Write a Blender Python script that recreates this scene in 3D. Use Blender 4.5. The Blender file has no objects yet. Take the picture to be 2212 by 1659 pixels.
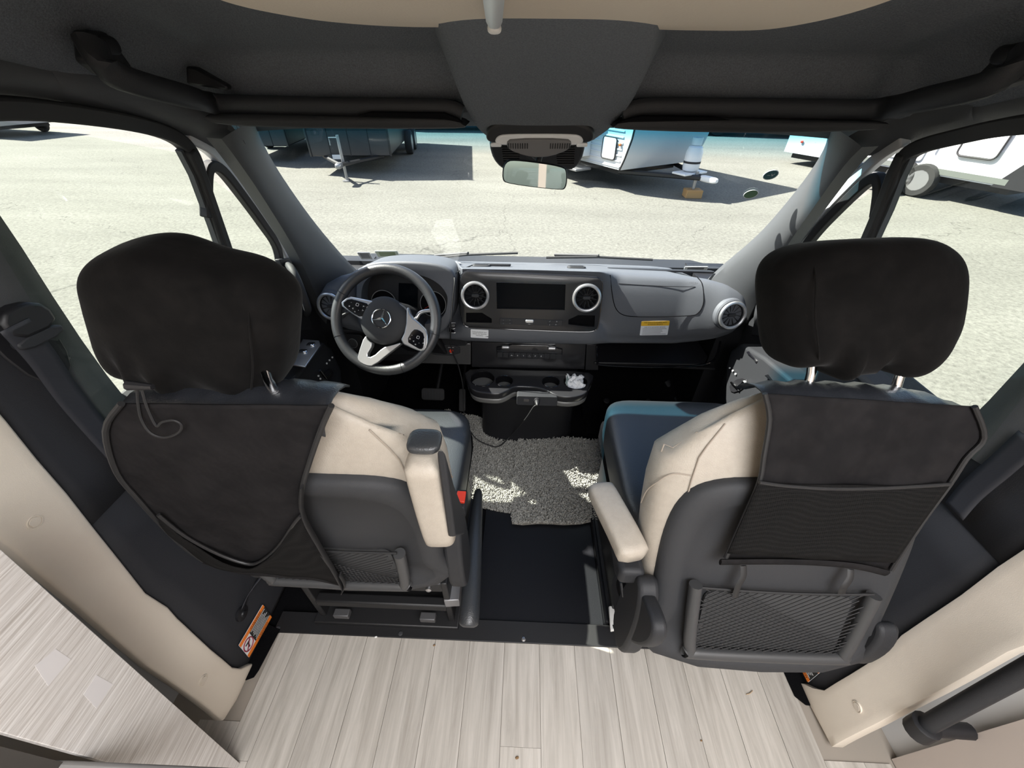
import bpy, bmesh, math, random
import numpy as np
from mathutils import Vector as V, Matrix

random.seed(7)
RNG = np.random.default_rng(7)
S = bpy.context.scene
PI = math.pi

# ------------------------------------------------------------------ camera, sky, sun, exposure
FPX, CXP, CYP, HC = 850.0, 1106.0, 829.5, 1.45
_X = np.array([1, -.030, -.0253]); _Y = np.array([.047, .8, 1.0])
_Y = _Y / np.linalg.norm(_Y); _X = _X - _X.dot(_Y) * _Y; _X /= np.linalg.norm(_X)
_Z = np.cross(_X, _Y); _Z = -_Z if _Z[1] < 0 else _Z
RW = np.array([_X, _Y, _Z])                       # world axes in camera axes (right, up, forward)
CAM = np.array([0.0, 0.0, HC])
cd = bpy.data.cameras.new('camera'); cam = bpy.data.objects.new('camera', cd); S.collection.objects.link(cam)
right, up, fwd = RW @ np.array([1, 0, 0]), RW @ np.array([0, 1, 0]), RW @ np.array([0, 0, 1])
cam.matrix_world = Matrix(((right[0], up[0], -fwd[0], 0), (right[1], up[1], -fwd[1], 0), (right[2], up[2], -fwd[2], HC), (0, 0, 0, 1)))
cd.sensor_width = 36; cd.lens = 36 * FPX / 2212; cd.clip_start = .01; cd.clip_end = 300
S.camera = cam
S.view_settings.view_transform = 'Standard'; S.view_settings.look = 'None'
S.view_settings.gamma = 1; S.view_settings.use_curve_mapping = False
S.view_settings.exposure = 0.55
S.cycles.use_denoising = True
S.cycles.max_bounces = 8; S.cycles.transparent_max_bounces = 24
S.cycles.caustics_reflective = False; S.cycles.caustics_refractive = False

SUN_AZ = np.array([-.961, .276]); SUN_EL = math.radians(47.5)
w = bpy.data.worlds.new('sky'); S.world = w; w.use_nodes = True
nt = w.node_tree; nt.nodes.clear()
sky = nt.nodes.new('ShaderNodeTexSky'); sky.sky_type = 'NISHITA'; sky.sun_disc = False
sky.sun_elevation = SUN_EL; sky.sun_rotation = math.atan2(SUN_AZ[0], SUN_AZ[1]); sky.air_density = 1.0; sky.dust_density = 1.5
bg = nt.nodes.new('ShaderNodeBackground'); bg.inputs[1].default_value = .20
wo = nt.nodes.new('ShaderNodeOutputWorld')
nt.links.new(sky.outputs[0], bg.inputs[0]); nt.links.new(bg.outputs[0], wo.inputs[0])
sd = bpy.data.lights.new('sun', 'SUN'); sd.energy = 16.0; sd.angle = math.radians(.6); sd.color = (1, .96, .88)
so = bpy.data.objects.new('sun', sd); S.collection.objects.link(so)
dirv = V((SUN_AZ[0] * math.cos(SUN_EL), SUN_AZ[1] * math.cos(SUN_EL), math.sin(SUN_EL)))
so.rotation_euler = dirv.to_track_quat('Z', 'Y').to_euler(); so.location = (-6, 6, 9)
def lamp(name, loc, sx, sy, energy, col, rot=(0, 0, 0)):
    d = bpy.data.lights.new(name, 'AREA'); d.shape = 'RECTANGLE'; d.size = sx; d.size_y = sy; d.energy = energy; d.color = col
    o = bpy.data.objects.new(name, d); S.collection.objects.link(o); o.location = loc; o.rotation_euler = rot; return o
lamp('coach_ceiling_lamp', (.42, -.72, 2.02), 1.1, 1.0, 36, (.985, .985, 1))
lamp('coach_ceiling_lamp', (0, -2.2, 2.02), 1.2, .8, 26, (.985, .985, 1))

# ------------------------------------------------------------------ pixel rays (photo frame 2212x1659) to real points
def ray(px, py): return RW @ np.array([(px - CXP) / FPX, (CYP - py) / FPX, 1.0])
def ax(px, py, y): d = ray(px, py); return CAM + d * y / d[1]           # on the plane Y = y
def axx(px, py, x): d = ray(px, py); return CAM + d * x / d[0]
def az(px, py, z): d = ray(px, py); return CAM + d * (z - HC) / d[2]
class Fr:
    """a flat frame: origin o, axes r and u, outward normal n"""
    def __init__(s, o, r, u, n=None):
        s.o = np.array(o, float); s.r = np.array(r, float); s.r /= np.linalg.norm(s.r)
        s.u = np.array(u, float); s.u -= s.u.dot(s.r) * s.r; s.u /= np.linalg.norm(s.u)
        s.n = np.cross(s.r, s.u) if n is None else np.array(n, float)
    def p(s, u, v, w=0): return s.o + s.r * u + s.u * v + s.n * w
    def px(s, x, y, w=0):
        d = ray(x, y); t = ((s.o + s.n * w - CAM) @ s.n) / (d @ s.n); q = CAM + d * t - s.o
        return (q @ s.r, q @ s.u)
    def pp(s, x, y, w=0): u, v = s.px(x, y, w); return s.p(u, v, w)
    def P(s, pts, w=0): return [s.px(x, y, w) for x, y in pts]

# ------------------------------------------------------------------ materials
MATS = {}
def mat(name, col, rough=.5, metal=0, bump=None, var=None, coat=0, sheen=0, spec=.5, alpha=None):
    if name in MATS: return MATS[name]
    m = bpy.data.materials.new(name); m.use_nodes = True; t = m.node_tree; b = t.nodes['Principled BSDF']
    b.inputs['Base Color'].default_value = (*col, 1); b.inputs['Roughness'].default_value = rough; b.inputs['Metallic'].default_value = metal
    b.inputs['Specular IOR Level'].default_value = spec
    if coat: b.inputs['Coat Weight'].default_value = coat; b.inputs['Coat Roughness'].default_value = .08
    if sheen: b.inputs['Sheen Weight'].default_value = sheen; b.inputs['Sheen Roughness'].default_value = .4
    tc = t.nodes.new('ShaderNodeTexCoord')
    if bump:
        n = t.nodes.new('ShaderNodeTexNoise'); n.inputs['Scale'].default_value = bump[0]; n.inputs['Detail'].default_value = 3
        t.links.new(tc.outputs['Object'], n.inputs['Vector'])
        bn = t.nodes.new('ShaderNodeBump'); bn.inputs['Strength'].default_value = bump[1]; bn.inputs['Distance'].default_value = bump[2] if len(bump) > 2 else .002
        t.links.new(n.outputs['Fac'], bn.inputs['Height']); t.links.new(bn.outputs[0], b.inputs['Normal'])
    if var:                                       # (scale(s), second colour, low, high)
        n = t.nodes.new('ShaderNodeTexNoise'); n.inputs['Detail'].default_value = 5; n.inputs['Roughness'].default_value = .65
        mp = t.nodes.new('ShaderNodeMapping'); sc = var[0] if isinstance(var[0], tuple) else (var[0],) * 3
        mp.inputs['Scale'].default_value = sc; n.inputs['Scale'].default_value = 1
        t.links.new(tc.outputs['Object'], mp.inputs[0]); t.links.new(mp.outputs[0], n.inputs['Vector'])
        r = t.nodes.new('ShaderNodeMapRange'); r.inputs[1].default_value = var[2]; r.inputs[2].default_value = var[3]
        mx = t.nodes.new('ShaderNodeMix'); mx.data_type = 'RGBA'
        mx.inputs[6].default_value = (*col, 1); mx.inputs[7].default_value = (*var[1], 1)
        t.links.new(n.outputs['Fac'], r.inputs[0]); t.links.new(r.outputs[0], mx.inputs[0]); t.links.new(mx.outputs[2], b.inputs['Base Color'])
    MATS[name] = m; return m
def weave(name, a, b_, scale, rough, coat=0, diag=True, spec=.5, bump=.0):
    m = mat(name, a, rough, coat=coat, spec=spec); t = m.node_tree; b = t.nodes['Principled BSDF']
    tc = t.nodes.new('ShaderNodeTexCoord'); wv = t.nodes.new('ShaderNodeTexWave'); wv.bands_direction = 'DIAGONAL' if diag else 'X'
    wv.inputs['Scale'].default_value = scale; t.links.new(tc.outputs['Object'], wv.inputs['Vector'])
    mx = t.nodes.new('ShaderNodeMix'); mx.data_type = 'RGBA'; mx.inputs[6].default_value = (*a, 1); mx.inputs[7].default_value = (*b_, 1)
    t.links.new(wv.outputs['Fac'], mx.inputs[0]); t.links.new(mx.outputs[2], b.inputs['Base Color'])
    if bump:
        bn = t.nodes.new('ShaderNodeBump'); bn.inputs['Strength'].default_value = bump; bn.inputs['Distance'].default_value = .001
        t.links.new(wv.outputs['Fac'], bn.inputs['Height']); t.links.new(bn.outputs[0], b.inputs['Normal'])
    return m
def cells(name, a, b_, scale, rough):
    """fine mesh cloth: dark holes in threads"""
    m = mat(name, a, rough); t = m.node_tree; b = t.nodes['Principled BSDF']
    tc = t.nodes.new('ShaderNodeTexCoord'); vo = t.nodes.new('ShaderNodeTexVoronoi'); vo.inputs['Scale'].default_value = scale; vo.inputs['Randomness'].default_value = .15
    t.links.new(tc.outputs['Object'], vo.inputs['Vector'])
    r = t.nodes.new('ShaderNodeMapRange'); r.inputs[1].default_value = .25; r.inputs[2].default_value = .6; t.links.new(vo.outputs['Distance'], r.inputs[0])
    mx = t.nodes.new('ShaderNodeMix'); mx.data_type = 'RGBA'; mx.inputs[6].default_value = (*a, 1); mx.inputs[7].default_value = (*b_, 1)
    t.links.new(r.outputs[0], mx.inputs[0]); t.links.new(mx.outputs[2], b.inputs['Base Color']); return m
def streaks(name, cols, sy, rough, axis=1, per_object=True):
    """wood-look laminate, grain along one axis"""
    m = mat(name, cols[0], rough); t = m.node_tree; b = t.nodes['Principled BSDF']
    tc = t.nodes.new('ShaderNodeTexCoord'); mp = t.nodes.new('ShaderNodeMapping'); sc = [sy[0]] * 3; sc[axis] = sy[1]; mp.inputs['Scale'].default_value = sc
    oi = t.nodes.new('ShaderNodeObjectInfo'); cx = t.nodes.new('ShaderNodeCombineXYZ')
    ml = t.nodes.new('ShaderNodeMath'); ml.operation = 'MULTIPLY'; ml.inputs[1].default_value = 37.0
    t.links.new(oi.outputs['Random'], ml.inputs[0])
    for i in range(3): t.links.new(ml.outputs[0], cx.inputs[i])
    if per_object: t.links.new(cx.outputs[0], mp.inputs['Location'])
    t.links.new(tc.outputs['Object'], mp.inputs[0])
    n = t.nodes.new('ShaderNodeTexNoise'); n.inputs['Scale'].default_value = 1; n.inputs['Detail'].default_value = 6; n.inputs['Roughness'].default_value = .7; n.inputs['Distortion'].default_value = .6
    t.links.new(mp.outputs[0], n.inputs['Vector'])
    cr = t.nodes.new('ShaderNodeValToRGB'); cr.color_ramp.elements[0].position = .30; cr.color_ramp.elements[1].position = .68
    cr.color_ramp.elements[0].color = (*cols[1], 1); cr.color_ramp.elements[1].color = (*cols[0], 1)
    t.links.new(n.outputs['Fac'], cr.inputs[0])
    hs = t.nodes.new('ShaderNodeHueSaturation'); mr = t.nodes.new('ShaderNodeMapRange'); mr.inputs[3].default_value = .90; mr.inputs[4].default_value = 1.07
    t.links.new(oi.outputs['Random'], mr.inputs[0]); t.links.new(mr.outputs[0], hs.inputs['Value']); t.links.new(cr.outputs[0], hs.inputs['Color'])
    t.links.new((hs if per_object else cr).outputs[0], b.inputs['Base Color'])
    bn = t.nodes.new('ShaderNodeBump'); bn.inputs['Strength'].default_value = .12; bn.inputs['Distance'].default_value = .001
    t.links.new(n.outputs['Fac'], bn.inputs['Height']); t.links.new(bn.outputs[0], b.inputs['Normal']); return m
def glass(name, tint=(.97, .98, .97), band=None, dirt=.0):
    """thin pane: see-through with a faint mirror; band = (z low, z high, colour) shades the top of a windscreen"""
    m = bpy.data.materials.new(name); m.use_nodes = True; t = m.node_tree; t.nodes.clear(); o = t.nodes.new('ShaderNodeOutputMaterial')
    tr = t.nodes.new('ShaderNodeBsdfTransparent'); tr.inputs[0].default_value = (*tint, 1); gl = t.nodes.new('ShaderNodeBsdfGlossy'); gl.inputs['Roughness'].default_value = .01
    mx = t.nodes.new('ShaderNodeMixShader'); mx.inputs[0].default_value = .035
    tc = t.nodes.new('ShaderNodeTexCoord')
    if band:
        geo = t.nodes.new('ShaderNodeNewGeometry'); sp = t.nodes.new('ShaderNodeSeparateXYZ'); t.links.new(geo.outputs['Position'], sp.inputs[0])
        mr = t.nodes.new('ShaderNodeMapRange'); mr.inputs[1].default_value = band[0]; mr.inputs[2].default_value = band[1]; t.links.new(sp.outputs[2], mr.inputs[0])
        mc = t.nodes.new('ShaderNodeMix'); mc.data_type = 'RGBA'; mc.inputs[6].default_value = (*tint, 1); mc.inputs[7].default_value = (*band[2], 1)
        t.links.new(mr.outputs[0], mc.inputs[0]); t.links.new(mc.outputs[2], tr.inputs[0])
    t.links.new(tr.outputs[0], mx.inputs[1]); t.links.new(gl.outputs[0], mx.inputs[2]); last = mx
    if dirt:
        n = t.nodes.new('ShaderNodeTexNoise'); n.inputs['Scale'].default_value = 160; n.inputs['Detail'].default_value = 2; t.links.new(tc.outputs['Object'], n.inputs['Vector'])
        r = t.nodes.new('ShaderNodeMapRange'); r.inputs[1].default_value = .70; r.inputs[2].default_value = .78; r.inputs[4].default_value = dirt; t.links.new(n.outputs['Fac'], r.inputs[0])
        df = t.nodes.new('ShaderNodeBsdfDiffuse'); df.inputs[0].default_value = (.8, .78, .72, 1); m2 = t.nodes.new('ShaderNodeMixShader')
        t.links.new(r.outputs[0], m2.inputs[0]); t.links.new(mx.outputs[0], m2.inputs[1]); t.links.new(df.outputs[0], m2.inputs[2]); last = m2
    t.links.new(last.outputs[0], o.inputs[0]); MATS[name] = m; return m

M_PLA = mat('dark_plastic', (.022, .023, .026), .55, bump=(900, .25), spec=.35)
M_PLG = mat('grey_plastic', (.034, .035, .038), .62, bump=(900, .25), spec=.3)
M_BLK = mat('black_plastic', (.010, .010, .012), .5)
M_GLS = mat('gloss_black', (.006, .006, .008), .08, coat=.5)
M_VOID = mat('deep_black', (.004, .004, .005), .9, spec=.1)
M_DASH = mat('dash_skin', (.085, .091, .104), .5, bump=(700, .35))
M_CARB = weave('carbon_film', (.008, .008, .010), (.028, .028, .030), 90, .28, coat=.25, spec=.4)
M_CHR = mat('chrome', (.75, .76, .78), .12, 1)
M_SIL = mat('satin_silver', (.62, .63, .65), .32, .85)
M_LEA = mat('black_leather', (.030, .033, .037), .36, bump=(380, .35), spec=.7)
M_LEAR = mat('rim_leather', (.026, .027, .030), .38, bump=(420, .3), spec=.7)
M_BEI = mat('beige_vinyl', (.43, .385, .325), .5, bump=(520, .35), var=(60, (.39, .345, .29), .35, .7))
M_BEIL = mat('beige_piping', (.34, .29, .24), .6)
M_FAB = mat('black_jersey', (.0065, .0062, .0062), .95, sheen=.05, bump=(40, .3, .003), var=(24, (.011, .0102, .0100), .4, .75), spec=.06)
M_COV = mat('black_polyester', (.0085, .0080, .0087), .8, bump=(18, .7, .008), var=(14, (.016, .0148, .0155), .4, .7), spec=.12)
M_COVL = mat('cover_leatherette', (.020, .022, .027), .34, bump=(340, .3), spec=.7)
M_PIPE = mat('cover_piping', (.014, .014, .015), .5)
M_MESH = cells('pocket_mesh', (.002, .002, .002), (.0085, .008, .008), 300, .9); M_MESH.node_tree.nodes['Principled BSDF'].inputs['Specular IOR Level'].default_value = .15
M_NET = mat('net_cord', (.012, .012, .013), .7)
M_HEAD = mat('headliner_felt', (.108, .119, .133), .95, bump=(260, .6, .003), var=(420, (.17, .185, .205), .35, .7), spec=.1)
M_TRIM = mat('pillar_trim', (.060, .063, .068), .6, bump=(800, .3))
M_TRIMD = mat('pillar_trim_dark', (.024, .025, .029), .7, bump=(700, .3), spec=.3)
M_CRM = mat('cream_trim', (.72, .65, .555), .5, bump=(900, .15), var=(5, (.69, .61, .515), .45, .75))
M_BUNK = mat('tan_vinyl', (.60, .51, .40), .55, bump=(300, .3))
M_PAINT = mat('white_paint', (.62, .63, .64), .3)
M_RUB = mat('seal_rubber', (.020, .020, .021), .7)
M_CAR = mat('black_carpet', (.0050, .0050, .0058), .97, bump=(500, .8, .003), spec=.04)
M_VNL = mat('floor_vinyl_black', (.006, .0065, .0085), .5, bump=(500, .3), spec=.25)
M_MET = mat('black_steel', (.010, .010, .011), .5, .0)
M_STEEL = mat('bare_steel', (.55, .55, .56), .35, 1)
M_WHT = mat('white_plastic', (.75, .75, .73), .45)
M_PAPER = mat('paper_white', (.80, .80, .80), .8)
M_ORG = mat('label_orange', (.85, .22, .03), .5)
M_YEL = mat('label_yellow', (.85, .50, .03), .5)
M_LBW = mat('label_white', (.78, .80, .82), .5)
M_INK = mat('label_ink', (.02, .02, .02), .7)
M_INKW = mat('label_white_ink', (.7, .7, .7), .6)
M_INKG = mat('grey_ink', (.25, .25, .27), .6)
M_RED = mat('red_plastic', (.75, .05, .02), .4)
M_BELT = weave('belt_webbing', (.020, .021, .027), (.034, .035, .042), 260, .6)
M_WOOD = streaks('vinyl_plank', ((.530, .497, .452), (.330, .304, .268)), (46, 2.6), .5)
M_LAM = streaks('striated_laminate', ((.76, .74, .72), (.40, .365, .335)), (240, 6), .5, per_object=False)
M_SCR = mat('screen_glass', (.003, .004, .006), .2, spec=.08)
M_CLR = mat('clear_lens', (.82, .84, .86), .15, spec=.8)
M_MIR = mat('mirror_silver', (.82, .85, .86), .02, 1)
M_RUG = mat('rug_pile', (.20, .195, .18), .95, var=(240, (.56, .55, .51), .38, .62), spec=.1)

# ------------------------------------------------------------------ geometry helpers
WL = {}                                            # world position of every object (all placed by translation only)
def link(o, wl, parent=None):
    S.collection.objects.link(o); WL[o.name] = np.array(wl, float)
    if parent is not None: o.parent = parent; o.location = V(WL[o.name] - WL[parent.name])
    else: o.location = V(WL[o.name])
    return o
def tag(o, label=None, cat=None, group=None, kind=None):
    if label: o['label'] = label
    if cat: o['category'] = cat
    if group: o['group'] = group
    if kind: o['kind'] = kind
    return o
def thing(name, loc, label, cat, group=None):
    return tag(link(bpy.data.objects.new(name, None), loc), label, cat, group)
def struct(name, loc): return tag(link(bpy.data.objects.new(name, None), loc), kind='structure')
def add(name, g, m, parent=None, bevel=0, seg=2, smooth=True, solid=0, sub=0, angle=38, off=-1):
    vs, fs = g; vs = np.array([np.array(v, float) for v in vs]); c = (vs.min(0) + vs.max(0)) / 2
    if parent is None: c[2] = vs[:, 2].min()
    me = bpy.data.meshes.new(name); me.from_pydata([tuple(v) for v in vs - c], [], [list(f) for f in fs])
    bm = bmesh.new(); bm.from_mesh(me)
    bmesh.ops.remove_doubles(bm, verts=bm.verts, dist=1e-5)
    bmesh.ops.recalc_face_normals(bm, faces=bm.faces); bm.to_mesh(me); bm.free()
    if smooth:
        me.shade_smooth()
        if not sub: me.set_sharp_from_angle(angle=math.radians(angle))
    me.materials.append(m); o = bpy.data.objects.new(name, me); link(o, c, parent)
    if solid: k = o.modifiers.new('solid', 'SOLIDIFY'); k.thickness = solid; k.offset = off
    if bevel: k = o.modifiers.new('bevel', 'BEVEL'); k.width = bevel; k.segments = seg; k.limit_method = 'ANGLE'; k.angle_limit = math.radians(40)
    if sub: k = o.modifiers.new('subd', 'SUBSURF'); k.levels = sub; k.render_levels = sub
    return o
def merge(*gs):
    V_, F_ = [], []
    for vs, fs in gs:
        k = len(V_); V_ += list(vs); F_ += [[i + k for i in f] for f in fs]
    return V_, F_
def xf(g, fr):
    """move local (u,v,w) vertices into a frame"""
    return [fr.p(*v) for v in g[0]], g[1]
def box(x0, x1, y0, y1, z0, z1):
    return [(x, y, z) for x in (x0, x1) for y in (y0, y1) for z in (z0, z1)], [(0, 1, 3, 2), (4, 6, 7, 5), (0, 4, 5, 1), (2, 3, 7, 6), (0, 2, 6, 4), (1, 5, 7, 3)]
def prism(poly, dv):
    n = len(poly); a = [np.array(p, float) for p in poly]; b = [p + np.array(dv, float) for p in a]
    return a + b, [list(range(n))[::-1], list(range(n, 2 * n))] + [[i, (i + 1) % n, n + (i + 1) % n, n + i] for i in range(n)]
def plate(fr, poly, w0, w1): return prism([fr.p(u, v, w0) for u, v in poly], fr.n * (w1 - w0))
def rr(w_, h_, r, n=5, cx=0, cy=0):
    r = min(r, w_ / 2 - 1e-6, h_ / 2 - 1e-6); out = []
    for qx, qy, a0 in ((1, 1, 0), (-1, 1, 90), (-1, -1, 180), (1, -1, 270)):
        for i in range(n + 1):
            a = math.radians(a0 + 90 * i / n); out.append((cx + qx * (w_ / 2 - r) + r * math.cos(a), cy + qy * (h_ / 2 - r) + r * math.sin(a)))
    return out
def circ(r, n=24, cx=0, cy=0, ry=None): return [(cx + r * math.cos(2 * PI * i / n), cy + (ry or r) * math.sin(2 * PI * i / n)) for i in range(n)]
def smoothpoly(p, it=2):
    """Chaikin corner cutting of a closed outline"""
    for _ in range(it):
        q = []
        for i in range(len(p)):
            a, b = np.array(p[i]), np.array(p[(i + 1) % len(p)]); q += [tuple(a * .75 + b * .25), tuple(a * .25 + b * .75)]
        p = q
    return p
def spline(pts, n=8, closed=False):
    pts = [np.array(p, float) for p in pts]; N = len(pts); out = []
    for i in range(N if closed else N - 1):
        if closed: p0, p1, p2, p3 = pts[i - 1], pts[i], pts[(i + 1) % N], pts[(i + 2) % N]
        else: p0, p1, p2, p3 = pts[max(i - 1, 0)], pts[i], pts[i + 1], pts[min(i + 2, N - 1)]
        for k in range(n):
            t = k / n; out.append(.5 * (2 * p1 + (p2 - p0) * t + (2 * p0 - 5 * p1 + 4 * p2 - p3) * t * t + (3 * p1 - p0 - 3 * p2 + p3) * t ** 3))
    if not closed: out.append(pts[-1])
    return out
def tube(path, r, n=10, closed=False, flat=1.0, upv=None):
    """round (or flattened) tube along a path; r is a number or a list"""
    path = [np.array(p, float) for p in path]; N = len(path); rs = r if hasattr(r, '__len__') else [r] * N
    vs, fs = [], []; prev = None
    for i in range(N):
        t = path[(i + 1) % N] - path[i - 1] if closed else path[min(i + 1, N - 1)] - path[max(i - 1, 0)]
        t = t / (np.linalg.norm(t) + 1e-9)
        a = (np.array(upv, float) if upv is not None else (prev if prev is not None else (np.array([0, 0, 1.]) if abs(t[2]) < .9 else np.array([1., 0, 0]))))
        a = a - a.dot(t) * t; a /= np.linalg.norm(a) + 1e-9; prev = a; b = np.cross(t, a)
        for k in range(n):
            an = 2 * PI * k / n; vs.append(path[i] + rs[i] * (a * math.cos(an) * flat + b * math.sin(an)))
    for i in range(N if closed else N - 1):
        j = (i + 1) % N
        for k in range(n): fs.append([i * n + k, i * n + (k + 1) % n, j * n + (k + 1) % n, j * n + k])
    if not closed: fs += [list(range(n))[::-1], [(N - 1) * n + k for k in range(n)]]
    return vs, fs
def lathe(prof, fr, n=28, close=False):
    """spin (radius, height) about the frame normal"""
    vs = [fr.p(r * math.cos(2 * PI * k / n), r * math.sin(2 * PI * k / n), h) for r, h in prof for k in range(n)]
    m = len(prof); fs = [[i * n + k, i * n + (k + 1) % n, ((i + 1) % m) * n + (k + 1) % n, ((i + 1) % m) * n + k] for i in range(m if close else m - 1) for k in range(n)]
    if not close:
        if prof[-1][0] > 1e-6: fs.append([(m - 1) * n + k for k in range(n)])
    return vs, fs
def grid(fn, nu, nv):
    vs = [fn(i / nu, j / nv) for j in range(nv + 1) for i in range(nu + 1)]; k = nu + 1
    return vs, [[j * k + i, j * k + i + 1, (j + 1) * k + i + 1, (j + 1) * k + i] for j in range(nv) for i in range(nu)]
def rows(rws):
    """surface through rows of points, all the same length"""
    n = len(rws[0]); vs = [p for r in rws for p in r]
    return vs, [[j * n + i, j * n + i + 1, (j + 1) * n + i + 1, (j + 1) * n + i] for j in range(len(rws) - 1) for i in range(n - 1)]
def rings(rg, cap=True):
    n = len(rg[0]); vs = [p for r in rg for p in r]; fs = [[j * n + i, j * n + (i + 1) % n, (j + 1) * n + (i + 1) % n, (j + 1) * n + i] for j in range(len(rg) - 1) for i in range(n)]
    if cap: fs += [list(range(n))[::-1], [(len(rg) - 1) * n + i for i in range(n)]]
    return vs, fs
def sgp(x, e): return math.copysign(abs(x) ** e, x)
def blob(fr, a, b, c, e1=.6, e2=.6, nu=40, nv=22, fn=None, c0=(0, 0, 0)):
    """superellipsoid, half sizes a (u) b (v) c (w)"""
    vs = []
    for j in range(nv + 1):
        th = -PI / 2 + PI * j / nv
        for i in range(nu):
            ph = 2 * PI * i / nu
            p = np.array([a * sgp(math.cos(th), e1) * sgp(math.cos(ph), e2), b * sgp(math.sin(th), e1), c * sgp(math.cos(th), e1) * sgp(math.sin(ph), e2)])
            if fn: p = fn(p)
            vs.append(fr.p(*(p + np.array(c0))))
    return vs, [[j * nu + i, j * nu + (i + 1) % nu, (j + 1) * nu + (i + 1) % nu, (j + 1) * nu + i] for j in range(nv) for i in range(nu)]
def cut(o, *gs):
    """carve holes out of an object (boolean, applied at once)"""
    dg = bpy.context.evaluated_depsgraph_get(); tmp = []
    for g in gs:
        me = bpy.data.meshes.new('cutter'); me.from_pydata([tuple(v) for v in g[0]], [], [list(f) for f in g[1]])
        bm = bmesh.new(); bm.from_mesh(me); bmesh.ops.recalc_face_normals(bm, faces=bm.faces); bm.to_mesh(me); bm.free()
        c = bpy.data.objects.new('cutter', me); S.collection.objects.link(c); tmp.append(c)
        k = o.modifiers.new('cut', 'BOOLEAN'); k.operation = 'DIFFERENCE'; k.object = c; k.solver = 'EXACT'
    bpy.context.view_layer.update()
    me = bpy.data.meshes.new_from_object(o.evaluated_get(bpy.context.evaluated_depsgraph_get())); o.modifiers.clear(); o.data = me
    me.shade_smooth(); me.set_sharp_from_angle(angle=math.radians(35))
    for c in tmp: bpy.data.objects.remove(c)
    return o
def text(s, fr, size, m, parent, name='lettering', u=0, v=0, w=.0006, align='CENTER', sx=1.0):
    cu = bpy.data.curves.new(name, 'FONT'); cu.body = s; cu.size = size; cu.align_x = align; cu.align_y = 'CENTER'; cu.resolution_u = 2; cu.space_line = 1.0
    t = bpy.data.objects.new(name, cu); S.collection.objects.link(t); bpy.context.view_layer.update()
    me = bpy.data.meshes.new_from_object(t.evaluated_get(bpy.context.evaluated_depsgraph_get())); bpy.data.objects.remove(t)
    g = ([fr.p(u + a.co.x * sx, v + a.co.y, w) for a in me.vertices], [list(p.vertices) for p in me.polygons]); bpy.data.meshes.remove(me)
    return add(name, g, m, parent, smooth=False)
def strip(fr, pts, wd, w0, w1):
    """flat band of width wd following an open 2-D line in a frame"""
    pts = [np.array(p, float) for p in pts]; L, R_ = [], []
    for i, p in enumerate(pts):
        t = pts[min(i + 1, len(pts) - 1)] - pts[max(i - 1, 0)]; t /= np.linalg.norm(t) + 1e-9; n = np.array([-t[1], t[0]])
        k = (wd[i] if hasattr(wd, '__len__') else wd) / 2; L.append(p + n * k); R_.append(p - n * k)
    return plate(fr, [tuple(q) for q in L + R_[::-1]], w0, w1)
def lerp(a, b, t): return a + (b - a) * t
def smst(t): t = min(max(t, 0), 1); return t * t * (3 - 2 * t)
def interp(xs, ys, x): return float(np.interp(x, xs, ys))

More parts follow.
